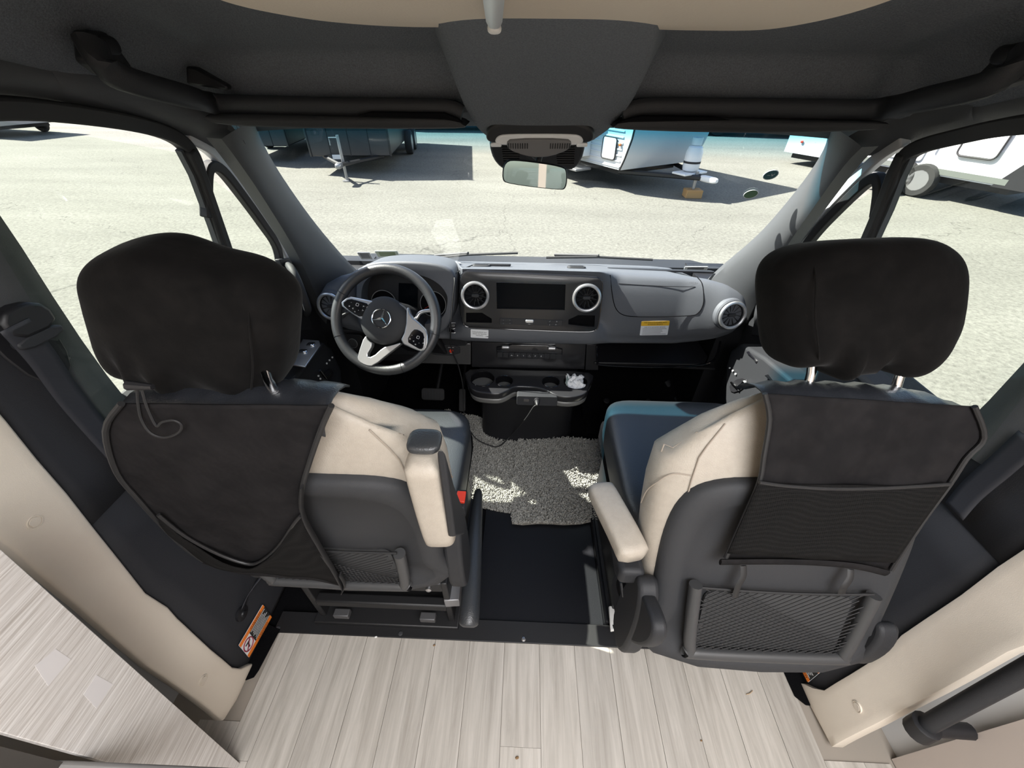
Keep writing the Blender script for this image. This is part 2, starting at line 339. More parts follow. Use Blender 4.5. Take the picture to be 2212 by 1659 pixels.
# ================================================================== SETTING
# ---- ground outside: pale sunlit concrete with cracks
def ground_mat():
    m = mat('yard_concrete', (.158, .155, .137), .9, spec=.1); t = m.node_tree; b = t.nodes['Principled BSDF']; L = t.links
    tc = t.nodes.new('ShaderNodeTexCoord')
    n1 = t.nodes.new('ShaderNodeTexNoise'); n1.inputs['Scale'].default_value = 22; n1.inputs['Detail'].default_value = 6; n1.inputs['Roughness'].default_value = .8
    mp = t.nodes.new('ShaderNodeMapping'); mp.inputs['Scale'].default_value = (.25, 1.1, 1); n2 = t.nodes.new('ShaderNodeTexNoise'); n2.inputs['Scale'].default_value = .9; n2.inputs['Detail'].default_value = 5
    L.new(tc.outputs['Object'], n1.inputs[0]); L.new(tc.outputs['Object'], mp.inputs[0]); L.new(mp.outputs[0], n2.inputs[0])
    vo = t.nodes.new('ShaderNodeTexVoronoi'); vo.feature = 'DISTANCE_TO_EDGE'; vo.inputs['Scale'].default_value = .22
    nz = t.nodes.new('ShaderNodeTexNoise'); nz.inputs['Scale'].default_value = 1.4; nz.inputs['Detail'].default_value = 5
    va = t.nodes.new('ShaderNodeVectorMath'); va.operation = 'MULTIPLY_ADD'; va.inputs[1].default_value = (1.2, 1.2, 0)
    L.new(tc.outputs['Object'], nz.inputs[0]); L.new(nz.outputs['Color'], va.inputs[0]); L.new(tc.outputs['Object'], va.inputs[2]); L.new(va.outputs[0], vo.inputs['Vector'])
    cr = t.nodes.new('ShaderNodeMapRange'); cr.inputs[1].default_value = .0; cr.inputs[2].default_value = .0022; cr.inputs[3].default_value = .62; cr.inputs[4].default_value = 1; L.new(vo.outputs['Distance'], cr.inputs[0])
    r1 = t.nodes.new('ShaderNodeMapRange'); r1.inputs[1].default_value = .3; r1.inputs[2].default_value = .7; r1.inputs[3].default_value = .58; r1.inputs[4].default_value = 1.28; L.new(n1.outputs['Fac'], r1.inputs[0])
    r2 = t.nodes.new('ShaderNodeMapRange'); r2.inputs[1].default_value = .3; r2.inputs[2].default_value = .7; r2.inputs[3].default_value = .84; r2.inputs[4].default_value = 1.06; L.new(n2.outputs['Fac'], r2.inputs[0])
    m1 = t.nodes.new('ShaderNodeMath'); m1.operation = 'MULTIPLY'; L.new(r1.outputs[0], m1.inputs[0]); L.new(r2.outputs[0], m1.inputs[1])
    m2 = t.nodes.new('ShaderNodeMath'); m2.operation = 'MULTIPLY'; L.new(m1.outputs[0], m2.inputs[0]); L.new(cr.outputs[0], m2.inputs[1])
    hs = t.nodes.new('ShaderNodeHueSaturation'); hs.inputs['Color'].default_value = (.158, .155, .137, 1); L.new(m2.outputs[0], hs.inputs['Value']); L.new(hs.outputs[0], b.inputs['Base Color'])
    return m
tag(add('ground', box(-70, 70, -20, 110, -.80, -.70), ground_mat(), smooth=False), kind='structure')

# ---- coach floor: printed planks laid lengthwise, each its own piece
fl = tag(add('floor', box(-1.02, 1.05, -3.6, .474, -.06, -.004), mat('floor_bed', (.30, .265, .225), .8), smooth=False), kind='structure')
PW = .112
for c in range(-7, 8):
    x0 = .026 + (c - .5) * PW; y = .470 - (0 if c % 2 else .0)
    first = .25 + .55 * ((c * 37) % 10) / 10
    while y > -1.1:
        ln = first if y > .46 else .92
        xa, xb = max(x0, -.77), min(x0 + PW, .845)
        if xb - xa > .02: add('plank', box(xa + .0006, xb - .0006, y - ln + .0006, y, -.004, .0 + .0003 * ((c * 7 + int(y * 10)) % 3)), M_WOOD, fl, smooth=False)
        y -= ln
for x0, x1, y1 in ((-.885, -.7706, .245), (.8456, .95, .225), (.951, 1.02, .225)):
    for k in range(2): add('plank', box(x0, x1, y1 - .62 * (k + 1) + .0006, y1 - .62 * k, -.004, .0), M_WOOD, fl, smooth=False)
tag(add('floor', box(-.95, 1.0, .474, 2.05, -.06, -.012), M_CAR, smooth=False), kind='structure')
# ---- black edging strip across the front of the planks, with screws
tr = tag(add('trim_1', box(-.79, .87, .470, .535, -.012, .004), M_MET, bevel=.002), kind='structure')
for px, py in ((1131, 1380), (865, 1368), (600, 1357)):
    c = az(px, py, .004); add('screw', lathe([(0, .0035), (.005, .003), (.008, 0)], Fr(c, (1, 0, 0), (0, 1, 0)), 14), M_STEEL if px == 1131 else M_PLG, tr)
# ---- black carpet corners at both pillar feet
cl = [az(x, y, .002) for x, y in ((606, 1360), (560, 1448), (549, 1464), (530, 1471), (500, 1440), (560, 1340))]
tag(add('trim_2', prism(cl, (0, 0, .006)), M_CAR, bevel=.002), kind='structure')
crn = [az(x, y, .002) for x, y in ((1672, 1405), (1700, 1470), (1716, 1505), (1740, 1524), (1790, 1528), (1830, 1440), (1790, 1400))]
tag(add('trim_3', prism(crn, (0, 0, .006)), M_CAR, bevel=.002), kind='structure')

# ---- walls: curved pillar panels (black trim in front, cream trim behind)
def xw(z, side):                                    # inner face of the side wall
    b = .83 + .135 * smst(z / .75) - (.14 * smst((z - .75) / .9)); return -b if side < 0 else b + .065
def onwall(px, py, side):
    d = ray(px, py); lo, hi = .05, 3.0
    for _ in range(60):
        t = (lo + hi) / 2; q = CAM + d * t
        if (q[0] - xw(q[2], side)) * side > 0: hi = t
        else: lo = t
    return CAM + d * lo
def wall_strip(ya, yb, zs, side, off):
    """ya(z), yb(z): y limits of a band running up the wall; off pushes it into the room"""
    return rows([[(xw(z, side) - side * off, lerp(ya(z), yb(z), k / 6), z) for k in range(7)] for z in zs])
wl = struct('wall_left', (-.95, .5, 0)); wr = struct('wall_right', (1.0, .5, 0))
bl = [onwall(x, y, -1) for x, y in ((536, 1432), (492, 1452), (430, 1400), (362, 1337), (340, 1312), (300, 1292), (215, 1185), (130, 1080), (0, 930))]
br = [onwall(x, y, 1) for x, y in ((1748, 1478), (1795, 1500), (1880, 1450), (1955, 1398), (1958, 1386), (2036, 1334), (2045, 1333), (2130, 1270), (2212, 1208))]
el = [onwall(x, y, -1) for x, y in ((536, 1432), (500, 1525), (468, 1562), (300, 1440), (150, 1312), (0, 1185))]
er = [onwall(x, y, 1) for x, y in ((1748, 1478), (1775, 1555), (1812, 1618), (1905, 1570), (2060, 1490), (2212, 1405))]
def zy(c): c = sorted(c, key=lambda p: p[2]); return [p[2] for p in c], [p[1] for p in c]
ZS = [0, .02, .05, .09, .14, .2, .26, .30, .32, .34, .38, .45, .55, .65, .75, .85, .95, 1.05, 1.15, 1.25, 1.35, 1.45, 1.6]
for side, root, bc, ec in ((-1, wl, bl, el), (1, wr, br, er)):
    bz, by = zy(bc); ez, ey = zy(ec); k = int(np.argmin([abs(z) for z in bz]))
    yb = lambda z: float(np.interp(z, bz, by)); ye = lambda z: float(np.interp(z, ez, ey))
    front = lambda z: interp([0, .3, .6, .8, 1.2, 1.45], [.80, .80, .72, .672, .645, .62], z)
    add('lower_panel', wall_strip(yb, front, ZS[:14], side, .004), M_TRIMD, root, solid=.012, off=0)
    add('pillar_panel', wall_strip(yb, front, ZS[13:], side, .006), M_TRIMD, root, solid=.014, off=0)
    g = wall_strip(ye, lambda z: yb(z) + .004, ZS, side, .010)
    add('cream_panel', g, M_CRM, root, solid=.03, off=0, bevel=.006)
    # window-side pillar cover, paler, and the recess around the belt loop
    add('window_edge', rows([[(xw(z, side) - side * (.012 + .014 * math.sin(PI * k / 4)), lerp(front(z) - .085, front(z) + .012, k / 4), z) for k in range(5)] for z in [.78, .82, .9, 1.0, 1.1, 1.2, 1.3, 1.45]]), M_TRIM, root)
    add('outer_panel', box(*sorted((side * 1.02 + .03, side * 1.05 + .03)), -3.6, .70, -.1, 2.1), M_PAINT, root, smooth=False)
    for px, py in (((48, 1126), (420, 1468)) if side < 0 else ((1873, 1528),)):
        c = onwall(px, py, side);         f = Fr(c - np.array([side * .0255, 0, 0]), (0, side, 0), (0, 0, 1)); f = f if f.n[0] * side < 0 else Fr(f.o, -f.r, f.u)
        add('screw_cap', lathe([(0, .002), (.009, .002), (.0095, -.001), (.011, -.001), (.0115, .0015), (.013, .0015), (.0135, -.003)], f, 20), M_CRM, root)
wb = tag(add('wall_back', box(-1.05, 1.08, -3.64, -3.6, -.1, 2.1), M_CRM, smooth=False), kind='structure')
cut(wb, box(-.80, -.04, -3.7, -3.5, .75, 1.75), box(.06, .82, -3.7, -3.5, .75, 1.75))
for i, (a, b) in enumerate(((-.80, -.04), (.06, .82))): tag(add('window_%d' % (4 + i), box(a, b, -3.625, -3.62, .75, 1.75), glass('rear_glass', (.8, .86, .86)), smooth=False), kind='structure')
cw = struct('ceiling', (0, -1.5, 2.05))
add('coach_roof', box(-1.05, 1.08, -3.6, .1, 2.05, 2.10), mat('coach_ceiling', (.72, .70, .66), .7), cw, smooth=False)
add('roof_skin', box(-1.05, 1.08, .1, .95, 1.64, 1.68), M_PAINT, cw, smooth=False)
add('roof_riser', box(-1.05, 1.08, .08, .12, 1.64, 2.10), M_CRM, cw, smooth=False)
# inner lining of the coach sides behind the cab
add('side_lining', box(-1.0, -.985, -3.6, .20, 0, 2.05), M_CRM, wl, smooth=False)
add('side_lining', box(1.03, 1.045, -3.6, .235, 0, 2.05), mat('greige_lining', (.52, .455, .41), .6), wr, smooth=False)

# ---- headliner (felt): centre bulge with deep pockets either side
HX = .035
def hz(x, y):
    base = 1.488 - .333 * (y - .73); rec = .085 * smst((abs(x - HX) - .06) / .06) * smst((1.075 - y) / .05)
    z = base + rec
    z = min(z, 1.545 + .02 * (y < .7))
    e = (abs(x - HX) - .70) / .14                   # roll down to the side rails
    return z if e < 0 else lerp(z, 1.452 - .25 * (y - .75), smst(e))
add('headliner', grid(lambda u, v: (lerp(-.85, .90, u), lerp(.20, 1.08, v), hz(lerp(-.85, .90, u), lerp(.20, 1.08, v))), 110, 60), M_HEAD, cw, angle=180)
hl = ((930, 0), (950, 60), (968, 130), (990, 195), (1012, 245), (1034, 278), (1060, 300)); hr_ = ((1436, 0), (1418, 64), (1400, 132), (1376, 198), (1345, 246), (1318, 276), (1282, 302)); hy = (.60, .70, .83, .945, 1.035, 1.09, 1.13)
HL = spline([ax(*p, y) for p, y in zip(hl, hy)], 5); HR = spline([ax(*p, y) for p, y in zip(hr_, hy)], 5); rws = []
for a, b in zip(HL, HR):
    r = [a + np.array([-.045, .015, .10]), a + np.array([-.022, .008, .05])]
    r += [lerp(a, b, k / 16) + np.array([0, -.004, -.012]) * (1 - abs(2 * k / 16 - 1) ** 4) for k in range(17)]
    rws.append(r + [b + np.array([.022, .008, .05]), b + np.array([.045, .015, .10])])
rws.append([p + np.array([0, .05, .0]) for p in rws[-1]])
add('centre_bulge', rows(rws), M_HEAD, cw, angle=180)
add('header_panel', grid(lambda u, v: (lerp(-.74, .80, u), lerp(1.06, 1.20, v), lerp(1.40, 1.335, v) - .02 * abs(2 * u - 1) ** 3), 30, 4), M_TRIMD, cw, solid=.03, off=1)
# ---- tan edge of the over-cab bunk
ed = [az(x, y, 1.495) for x, y in ((330, -60), (450, 0), (560, 27), (700, 48), (860, 59), (1060, 61), (1300, 62), (1480, 67), (1650, 66), (1790, 46), (1950, 2), (2060, -60))]
ed = spline(ed, 5)
poly = [(p[0], p[1]) for p in ed] + [(.60, .16), (-.60, .16)]
tag(add('trim_4', prism([(x, y, 1.495) for x, y in poly], (0, 0, .05)), M_BUNK, bevel=.012, seg=4), kind='structure')

# ---- side rails above the doors
for side, tp, bt, nm in ((-1, ((0, 128), (110, 140), (210, 165), (340, 205), (470, 246), (520, 296)), ((0, 236), (150, 243), (300, 262), (400, 288), (470, 312), (505, 322)), 'trim_5'),
                         (1, ((2212, 155), (2140, 172), (2050, 200), (1960, 226), (1890, 262), (1830, 296)), ((2212, 268), (2080, 288), (1980, 306), (1920, 322), (1880, 332), (1850, 336)), 'trim_6')):
    xt = (.80, .79, .775, .755, .725, .70); xb = (.855, .845, .83, .81, .79, .77)
    dx = .065 if side > 0 else 0
    T = [axx(p[0], p[1], side * (xt[i]) + dx) for i, p in enumerate(tp)]; B = [axx(p[0], p[1], side * xb[i] + dx) for i, p in enumerate(bt)]
    T = [T[0] + np.array([side * .03, -.55, .03])] + T; B = [B[0] + np.array([side * .02, -.55, .06])] + B
    T, B = spline(T, 4), spline(B, 4)
    rws = []
    for a, b in zip(T, B):
        rws.append([a + np.array([side * .05, 0, .03])] + [lerp(a, b, k / 6) + np.array([-side * .022, -.006, -.006]) * math.sin(PI * k / 6) for k in range(7)] + [b + np.array([side * .06, 0, .0])])
    tag(add(nm, rows(rws), M_TRIM), kind='structure')

# ---- windscreen pillars
for side, inn, out, nm in ((-1, ((548, 262), (560, 310), (610, 395), (683, 495), (752, 574), (790, 610)), ((478, 300), (512, 345), (570, 430), (640, 545), (684, 640), (705, 700)), 'trim_7'),
                           (1, ((1798, 275), (1786, 330), (1728, 415), (1640, 515), (1556, 586), (1520, 620)), ((1862, 318), (1822, 360), (1760, 445), (1690, 548), (1638, 645), (1612, 700)), 'trim_8')):
    yi = (1.14, 1.19, 1.31, 1.46, 1.63, 1.69); yo = (1.06, 1.10, 1.19, 1.33, 1.45, 1.50)
    I = spline([ax(p[0], p[1], yi[i]) for i, p in enumerate(inn)], 5); O = spline([ax(p[0], p[1], yo[i]) for i, p in enumerate(out)], 5)
    rws = []
    for a, b in zip(I, O):
        nrm = np.array([-side * .55, -.8, .2]); rws.append([a + np.array([side * .02, .05, .0])] + [lerp(a, b, k / 7) + nrm * .022 * (1 - abs(2 * k / 7 - 1) ** 2.5) for k in range(8)] + [b + np.array([side * .05, .02, 0])])
    tag(add(nm, rows(rws), M_TRIM), kind='structure')

# ---- windscreen glass with a blue shade band
def WS(u, v):                                      # u across, v up
    x = lerp(-.82, .87, u) * lerp(1.06, .95, v) + .0; y = lerp(1.83, 1.13, v) + .06 * (1 - (2 * u - 1) ** 2); z = lerp(.66, 1.385, v)
    return np.array([x, y, z])
def onws(px, py):
    d = ray(px, py); q = None; lo, hi = .5, 3.
    for _ in range(50):                            # follow the ray until it meets the glass
        t = (lo + hi) / 2; p = CAM + d * t; v = (p[2] - .66) / .725; u = (p[0] / lerp(1.06, .95, v) + .82) / 1.69
        if p[1] > lerp(1.83, 1.13, v) + .06 * (1 - (2 * u - 1) ** 2): hi = t
        else: lo = t
    return CAM + d * lo
M_WS = glass('windscreen_glass', (.93, .965, .95), (1.255, 1.322, (.15, .50, .66)), .16)
M_SIDE = glass('door_glass', (.88, .93, .88), None, .10)
wn = tag(add('window_1', grid(lambda u, v: tuple(WS(u, v)), 24, 12), M_WS), kind='structure')

# ---- doors
def doorfr(side): return Fr((side * .93 + (.05 if side > 0 else 0), 0, .80), (0, -side, 0) if side > 0 else (0, 1, 0), (-side * .21, 0, 1), None)
def make_door(side, name, wname, top, div, metal, qborder):
    f = doorfr(side)
    if f.n[0] * side > 0: f.n = -f.n
    d = struct(name, (side * .93, 1.0, 0))
    dp = lambda pts, w=0: f.P(pts, w)
    sl = dp(top); add('window_seal', strip(f, spline(sl, 5), .030, -.012, .016), M_RUB, d, bevel=.004)
    dv = dp(div); (ua, va), (ub, vb) = dv[-2], dv[-1]; dv = dv + [(ub + (ub - ua) * (vb + .03) / (va - vb), -.03)]
    add('division_bar', strip(f, dv, .026, -.010, .020), M_RUB, d, bevel=.005)
    add('division_channel', strip(f, [(a + side * .0 - (.017 if side < 0 else -.017), b) for a, b in dv], .008, -.008, .006), M_TRIM, d)
    add('painted_frame', strip(f, spline(dp(metal[0]), 4), metal[1], -.014, .010), M_PAINT, d, bevel=.004)
    add('frame_seal', strip(f, spline(dp(metal[2]), 4), .022, -.010, .030), M_TRIMD, d, bevel=.006)
    add('quarter_seal', strip(f, spline(dp(qborder), 5), .026, -.012, .012), M_RUB, d, bevel=.004)
    # lower door: skin and inner panel
    inn = side * .90 + (.05 if side > 0 else 0)
    add('door_skin', box(*sorted((side * .985 + .03, side * 1.01 + .03)), .66, 1.75, -.35, .80), M_PAINT, d, smooth=False)
    P_ = [(.68, .02), (1.50, .02), (1.56, .30), (1.56, .62), (1.52, .74), (1.45, .80), (.68, .80)]
    add('inner_panel', prism([(inn, y, z) for y, z in P_], (side * .085, 0, 0)), M_PLA, d, bevel=.02, seg=3)
    add('sill', prism([(inn - side * .012, y, .775) for y in (.68, 1.48)] + [(inn + side * .07, y, .815) for y in (1.48, .68)], (0, 0, .02)), M_PLG, d, bevel=.01)
    return d, f, inn
d1, f1, in1 = make_door(-1, 'door_1', 'window_2',
    ((-260, 240), (0, 232), (150, 244), (285, 266), (368, 292), (408, 328), (430, 385), (452, 452), (474, 520), (500, 600)),
    ((398, 322), (425, 375), (452, 450), (478, 522), (505, 600)),
    (((402, 296), (452, 322), (505, 380), (560, 455), (610, 535), (628, 600), (634, 680)), [.028] * 25, ((452, 300), (520, 352), (580, 432), (635, 520), (655, 600), (664, 690))),
    ((447, 470), (445, 392), (452, 360), (478, 368), (520, 420), (565, 482), (596, 530), (606, 580), (612, 640)))
d2, f2, in2 = make_door(1, 'door_2', 'window_3',
    ((2480, 252), (2212, 268), (2080, 293), (1990, 317), (1955, 345), (1935, 395), (1912, 445), (1885, 512), (1850, 600)),
    ((1962, 330), (1938, 380), (1912, 448), (1880, 520), (1845, 600)),
    (((1955, 303), (1905, 335), (1840, 395), (1770, 470), (1712, 545), (1695, 600), (1688, 680)), [.028] * 25, ((1895, 308), (1830, 362), (1760, 440), (1700, 525), (1680, 600), (1668, 690))),
    ((1894, 470), (1902, 410), (1895, 385), (1868, 398), (1818, 445), (1766, 500), (1734, 545), (1722, 590), (1716, 640)))
for f, nm, side in ((f1, 'window_2', -1), (f2, 'window_3', 1)):
    q = [(.60, -.02), (1.62, -.02), (1.45, .18), (1.04, .50), (.60, .62)]
    q = [(y * (1 if f.r[1] > 0 else -1), z) for y, z in q]
    tag(add(nm, ([f.p(a, b, -.004) for a, b in q], [list(range(5))]), M_SIDE, smooth=False), kind='structure')
tag(add('trim_9', box(-.99, -.80, 1.50, 2.05, -.1, .66), M_BLK, smooth=False), kind='structure'); tag(add('trim_10', box(.845, 1.04, 1.50, 2.05, -.1, .66), M_BLK, smooth=False), kind='structure')
tag(add('trim_11', prism([(-.95, 1.93, .68), (1.0, 1.93, .68), (.95, 2.25, .60), (-.90, 2.25, .60)], (0, 0, -.2)), M_BLK, smooth=False), kind='structure')
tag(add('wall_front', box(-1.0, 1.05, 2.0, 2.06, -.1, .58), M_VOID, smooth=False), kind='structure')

# ================================================================== DASHBOARD
dash = thing('dashboard', (.02, 1.5, .0), 'dark grey full-width dashboard with round vents below the windscreen', 'dashboard')
C0 = .022
PR = [(-.0, [(1.93, .690), (1.60, .798), (1.455, .850), (1.438, .842), (1.436, .743), (1.426, .668), (1.384, .634), (1.392, .556), (1.62, .556)]),
      (.27, [(1.93, .690), (1.60, .798), (1.460, .848), (1.440, .838), (1.436, .743), (1.426, .668), (1.387, .634), (1.395, .556), (1.62, .556)]),
      (.34, [(1.93, .690), (1.62, .788), (1.500, .826), (1.455, .800), (1.425, .72), (1.405, .635), (1.402, .585), (1.420, .556), (1.62, .556)]),
      (.60, [(1.92, .690), (1.62, .782), (1.490, .820), (1.450, .798), (1.420, .72), (1.400, .635), (1.400, .590), (1.420, .562), (1.62, .56)]),
      (.69, [(1.90, .690), (1.58, .775), (1.475, .818), (1.430, .800), (1.400, .73), (1.385, .655), (1.388, .610), (1.415, .580), (1.62, .575)]),
      (.755, [(1.86, .68), (1.55, .765), (1.455, .808), (1.405, .788), (1.372, .72), (1.368, .655), (1.380, .620), (1.415, .595), (1.60, .59)]),
      (.815, [(1.80, .67), (1.52, .74), (1.440, .780), (1.400, .768), (1.372, .715), (1.372, .670), (1.388, .640), (1.420, .618), (1.58, .61)]),
      (.848, [(1.65, .69), (1.50, .71), (1.440, .735), (1.415, .730), (1.400, .705), (1.400, .690), (1.408, .670), (1.430, .655), (1.56, .65)])]
PX = [p[0] for p in PR]
def prof(ad):
    return [(interp(PX, [p[1][k][0] for p in PR], ad), interp(PX, [p[1][k][1] for p in PR], ad)) for k in range(9)]
def dash_row(x):
    p = prof(abs(x - C0) + (.01 if x < C0 else 0)); k_ = .085 * smst((x + .69) / .05) * smst((-.245 - x) / .03); p = [(a + (k_ if 2 <= i <= 5 else 0), b) for i, (a, b) in enumerate(p)]; s = spline([(x, a, b) for a, b in p], 4); return s
xs = sorted(set([round(C0 + s * a, 4) for a in np.linspace(0, .838, 46) for s in (-1, 1)]))
add('dash_body', rows([dash_row(x) for x in xs]), M_DASH, dash, angle=60)
for x in (C0 - .838, C0 + .838): pass
# defroster slot and speaker grilles along the top
def dtop(px, py):                                  # meet the top skin of the dash (y 1.45..1.8)
    d = ray(px, py); lo, hi = .8, 2.4
    for _ in range(40):
        t = (lo + hi) / 2; q = CAM + d * t; p = prof(abs(q[0] - C0)); z = interp([a for a, b in p[3::-1]], [b for a, b in p[3::-1]], q[1])
        if q[2] < z: hi = t
        else: lo = t
    return CAM + d * lo
for p in ((1040, 575), (1245, 579)):
    q = dtop(*p); f = Fr(q, (1, 0, 0), (0, .97, -.24)); add('top_vent', plate(f, rr(.078, .05, .014), -.004, .008), M_PLG, dash, bevel=.004)
    add('top_grille', plate(f, rr(.056, .03, .006), .006, .010), M_BLK, dash)
f = Fr((.60, 1.70, .756), (1, -.02, 0), (0, .97, -.26)); add('defroster_slot', plate(f, rr(.46, .05, .012), -.002, .006), M_BLK, dash, bevel=.002)
f = Fr((-.12, 1.64, .790), (1, 0, 0), (0, .97, -.26)); add('defroster_slot', plate(f, rr(.12, .03, .008), -.002, .006), M_BLK, dash, bevel=.002)

def air_vent(fr, R, parent):
    cup = add('air_vent', lathe([(R * .98, -.006), (R * .95, .006), (R * .86, .007), (R * .80, -.006), (R * .60, -.022), (0.0, -.024)], fr, 36), M_BLK, parent)
    n = 40; add('ring', tube([fr.p(R * math.cos(2 * PI * k / n), R * math.sin(2 * PI * k / n), .008) for k in range(n)], .0062 * R / .046, 8, True), M_SIL, cup)
    for k in range(12):
        a = 2 * PI * (k + .5) / 12; c, s = math.cos(a), math.sin(a); g = Fr(fr.p(0, 0, -.004), fr.r * c + fr.u * s, fr.n * .9 + (fr.u * c - fr.r * s) * .5)
        add('vane', plate(g, [(R * .28, -.010), (R * .80, -.010), (R * .80, .010), (R * .28, .005)], -.0009, .0009), M_PLA, cup, smooth=False)
    add('knob', plate(fr, rr(R * .62, R * .26, R * .12), -.004, .008), M_PLG, cup, bevel=.002)
    return cup
# ---- centre panel in carbon film
CPF = Fr((C0 + .006, 1.403, .743), (1, 0, .006), (0, .085, .40))
ol = smoothpoly([(-.268 + a * .0 + u, v) for a, (u, v) in enumerate([])] or CPF.P([(996, 586), (1030, 584), (1270, 597), (1301, 600), (1299, 640), (1292, 700), (1287, 712), (1262, 716), (1030, 706), (1006, 704), (998, 690), (994, 630)]), 2)
cp = add('centre_panel', plate(CPF, ol, -.055, .016), M_CARB, dash, bevel=.004)
scr = CPF.P([(1073, 608), (1221, 612), (1219, 667), (1074, 664)])
tl = CPF.P([(1008, 673), (1042, 673), (1063, 686), (1063, 695), (1008, 694)]); trr = CPF.P([(1227, 698), (1227, 688), (1248, 678), (1284, 679), (1283, 703), (1270, 703)])
vl, vr = CPF.px(1028, 636), CPF.px(1266, 641)
cut(cp, plate(CPF, scr, .008, .05), plate(CPF, tl, -.012, .05), plate(CPF, trr, -.012, .05), plate(CPF, circ(.045, 32, *vl), -.010, .05), plate(CPF, circ(.045, 32, *vr), -.010, .05))
add('display', plate(CPF, scr, .004, .0095), M_SCR, cp, smooth=False)
add('display_frame', tube([CPF.p(u, v, .0155) for u, v in scr], .0012, 6, True), M_GLS, cp)
for t_, nm in ((tl, 'tray'), (trr, 'tray')): add(nm, plate(CPF, t_, -.016, -.011), M_VOID, cp, smooth=False)
add('panel_edge', tube([CPF.p(u * 1.003, v * 1.006, .010) for u, v in ol], .0022, 6, True), M_GLS, cp)
for v in (vl, vr): air_vent(Fr(CPF.p(v[0], v[1], .014), CPF.r, CPF.u), .049, dash)
bb = CPF.P([(1080, 684), (1215, 689), (1213, 701), (1080, 697)]); add('button_bar', plate(CPF, bb, .010, .0185), M_BLK, cp, bevel=.001)
for px, py, s in ((1088, 688, '▪'), (1102, 688, '-'), (1088, 695, '*'), (1102, 695, '□'), (1187, 691, '-/'), (1202, 691, 'o'), (1187, 698, 'i'), (1200, 698, '=')):
    u, v = CPF.px(px, py); add('button', plate(CPF, rr(.021, .0105, .002, 3, u, v), .016, .0198), M_PLA, cp); text('-' if s in '▪□*' else s, CPF, .008, M_INKW, cp, 'symbol', u, v, .0202)
u, v = CPF.px(1144, 690.5); add('volume_rocker', plate(CPF, rr(.033, .013, .005, 4, u, v), .014, .026), M_SIL, cp, bevel=.003)
text('-  VOL  +', CPF, .0055, M_INKW, cp, 'lettering', u, v - .012, .0188)
# ---- airbag lid groove and end vents
def dface(px, py):                                 # meet the dash face
    d = ray(px, py); lo, hi = .6, 2.6
    for _ in range(46):
        t = (lo + hi) / 2; q = CAM + d * t; p = dash_row(q[0]) if abs(q[0] - C0) < .85 else dash_row(C0 + .84 * np.sign(q[0] - C0))
        p = p[8:29]; zz = [a[2] for a in p][::-1]; yy = [a[1] for a in p][::-1]
        if q[1] > interp(zz, yy, q[2]): hi = t
        else: lo = t
    return CAM + d * lo
def dface_n(q):
    p = dash_row(q[0])[8:29]; zz = [a[2] for a in p][::-1]; yy = [a[1] for a in p][::-1]; s = (interp(zz, yy, q[2] + .01) - interp(zz, yy, q[2] - .01)) / .02
    n = np.array([0, -1, s]); return n / np.linalg.norm(n)
lid = [dface(*p) + np.array([0, -.0006, .0006]) for p in ((1318, 594), (1321, 625), (1326, 655), (1334, 672), (1348, 681), (1372, 684), (1430, 684), (1490, 682), (1508, 676), (1518, 660), (1520, 640), (1516, 612), (1505, 598))]
add('airbag_lid_seam', tube(spline(lid, 4), .0016, 5), M_VOID, dash)
add('airbag_lid_seam', tube(spline([dface(*p) + np.array([0, -.0004, .0006]) for p in ((1336, 613), (1420, 618), (1502, 620))], 4), .0010, 5), M_VOID, dash)
q = dface(1497, 616); text('AIRBAG', Fr(q, (1, 0, 0), (0, .35, .94)), .010, M_INKG, dash, 'lettering', 0, .008, .0012)
for px, py, sx in ((716, 661, -1), (1579, 680, 1)):
    q = ax(px, py, 1.372); f = Fr(q, (1, sx * .16, 0), (0, .22, .97)); c = lathe([(.030, -.045), (.062, -.02), (.061, -.002), (.056, .003), (.050, .002)], f, 36)
    add('vent_pod', c, M_DASH, dash); air_vent(Fr(f.p(0, 0, .002), f.r, f.u), .049, dash)
# ---- instrument hood
BF = Fr(ax(872, 650, 1.405), (1, 0, 0), (0, .22, .975))
ho = smoothpoly(BF.P([(772, 588), (790, 569), (852, 563), (918, 565), (962, 573), (985, 590), (984, 640), (977, 690), (955, 722), (900, 738), (800, 738), (772, 705), (768, 640)], .02), 2)
hi_ = smoothpoly(BF.P([(781, 626), (790, 604), (813, 592), (860, 586), (915, 594), (948, 611), (966, 634), (968, 652), (960, 684), (930, 702), (800, 700), (782, 662)], .02), 2)
hood = add('instrument_hood', plate(BF, ho, -.16, .025), M_DASH, dash, bevel=.012, seg=4)
cut(hood, plate(BF, hi_, -.045, .2))
face = add('instrument_face', plate(BF, [(u * .995, v * .995) for u, v in hi_], -.050, -.043), M_BLK, dash, smooth=False)
dp_ = BF.P([(862, 611), (903, 613), (902, 682), (861, 680)], -.043); add('display', plate(BF, dp_, -.043, -.039), M_SCR, face)
nums = {0: ['10', '20', '30', '40', '50', '60', '70', '80', '90', '100', '110', '120'], 1: ['0', '1', '2', '3', '4', '5', '6']}
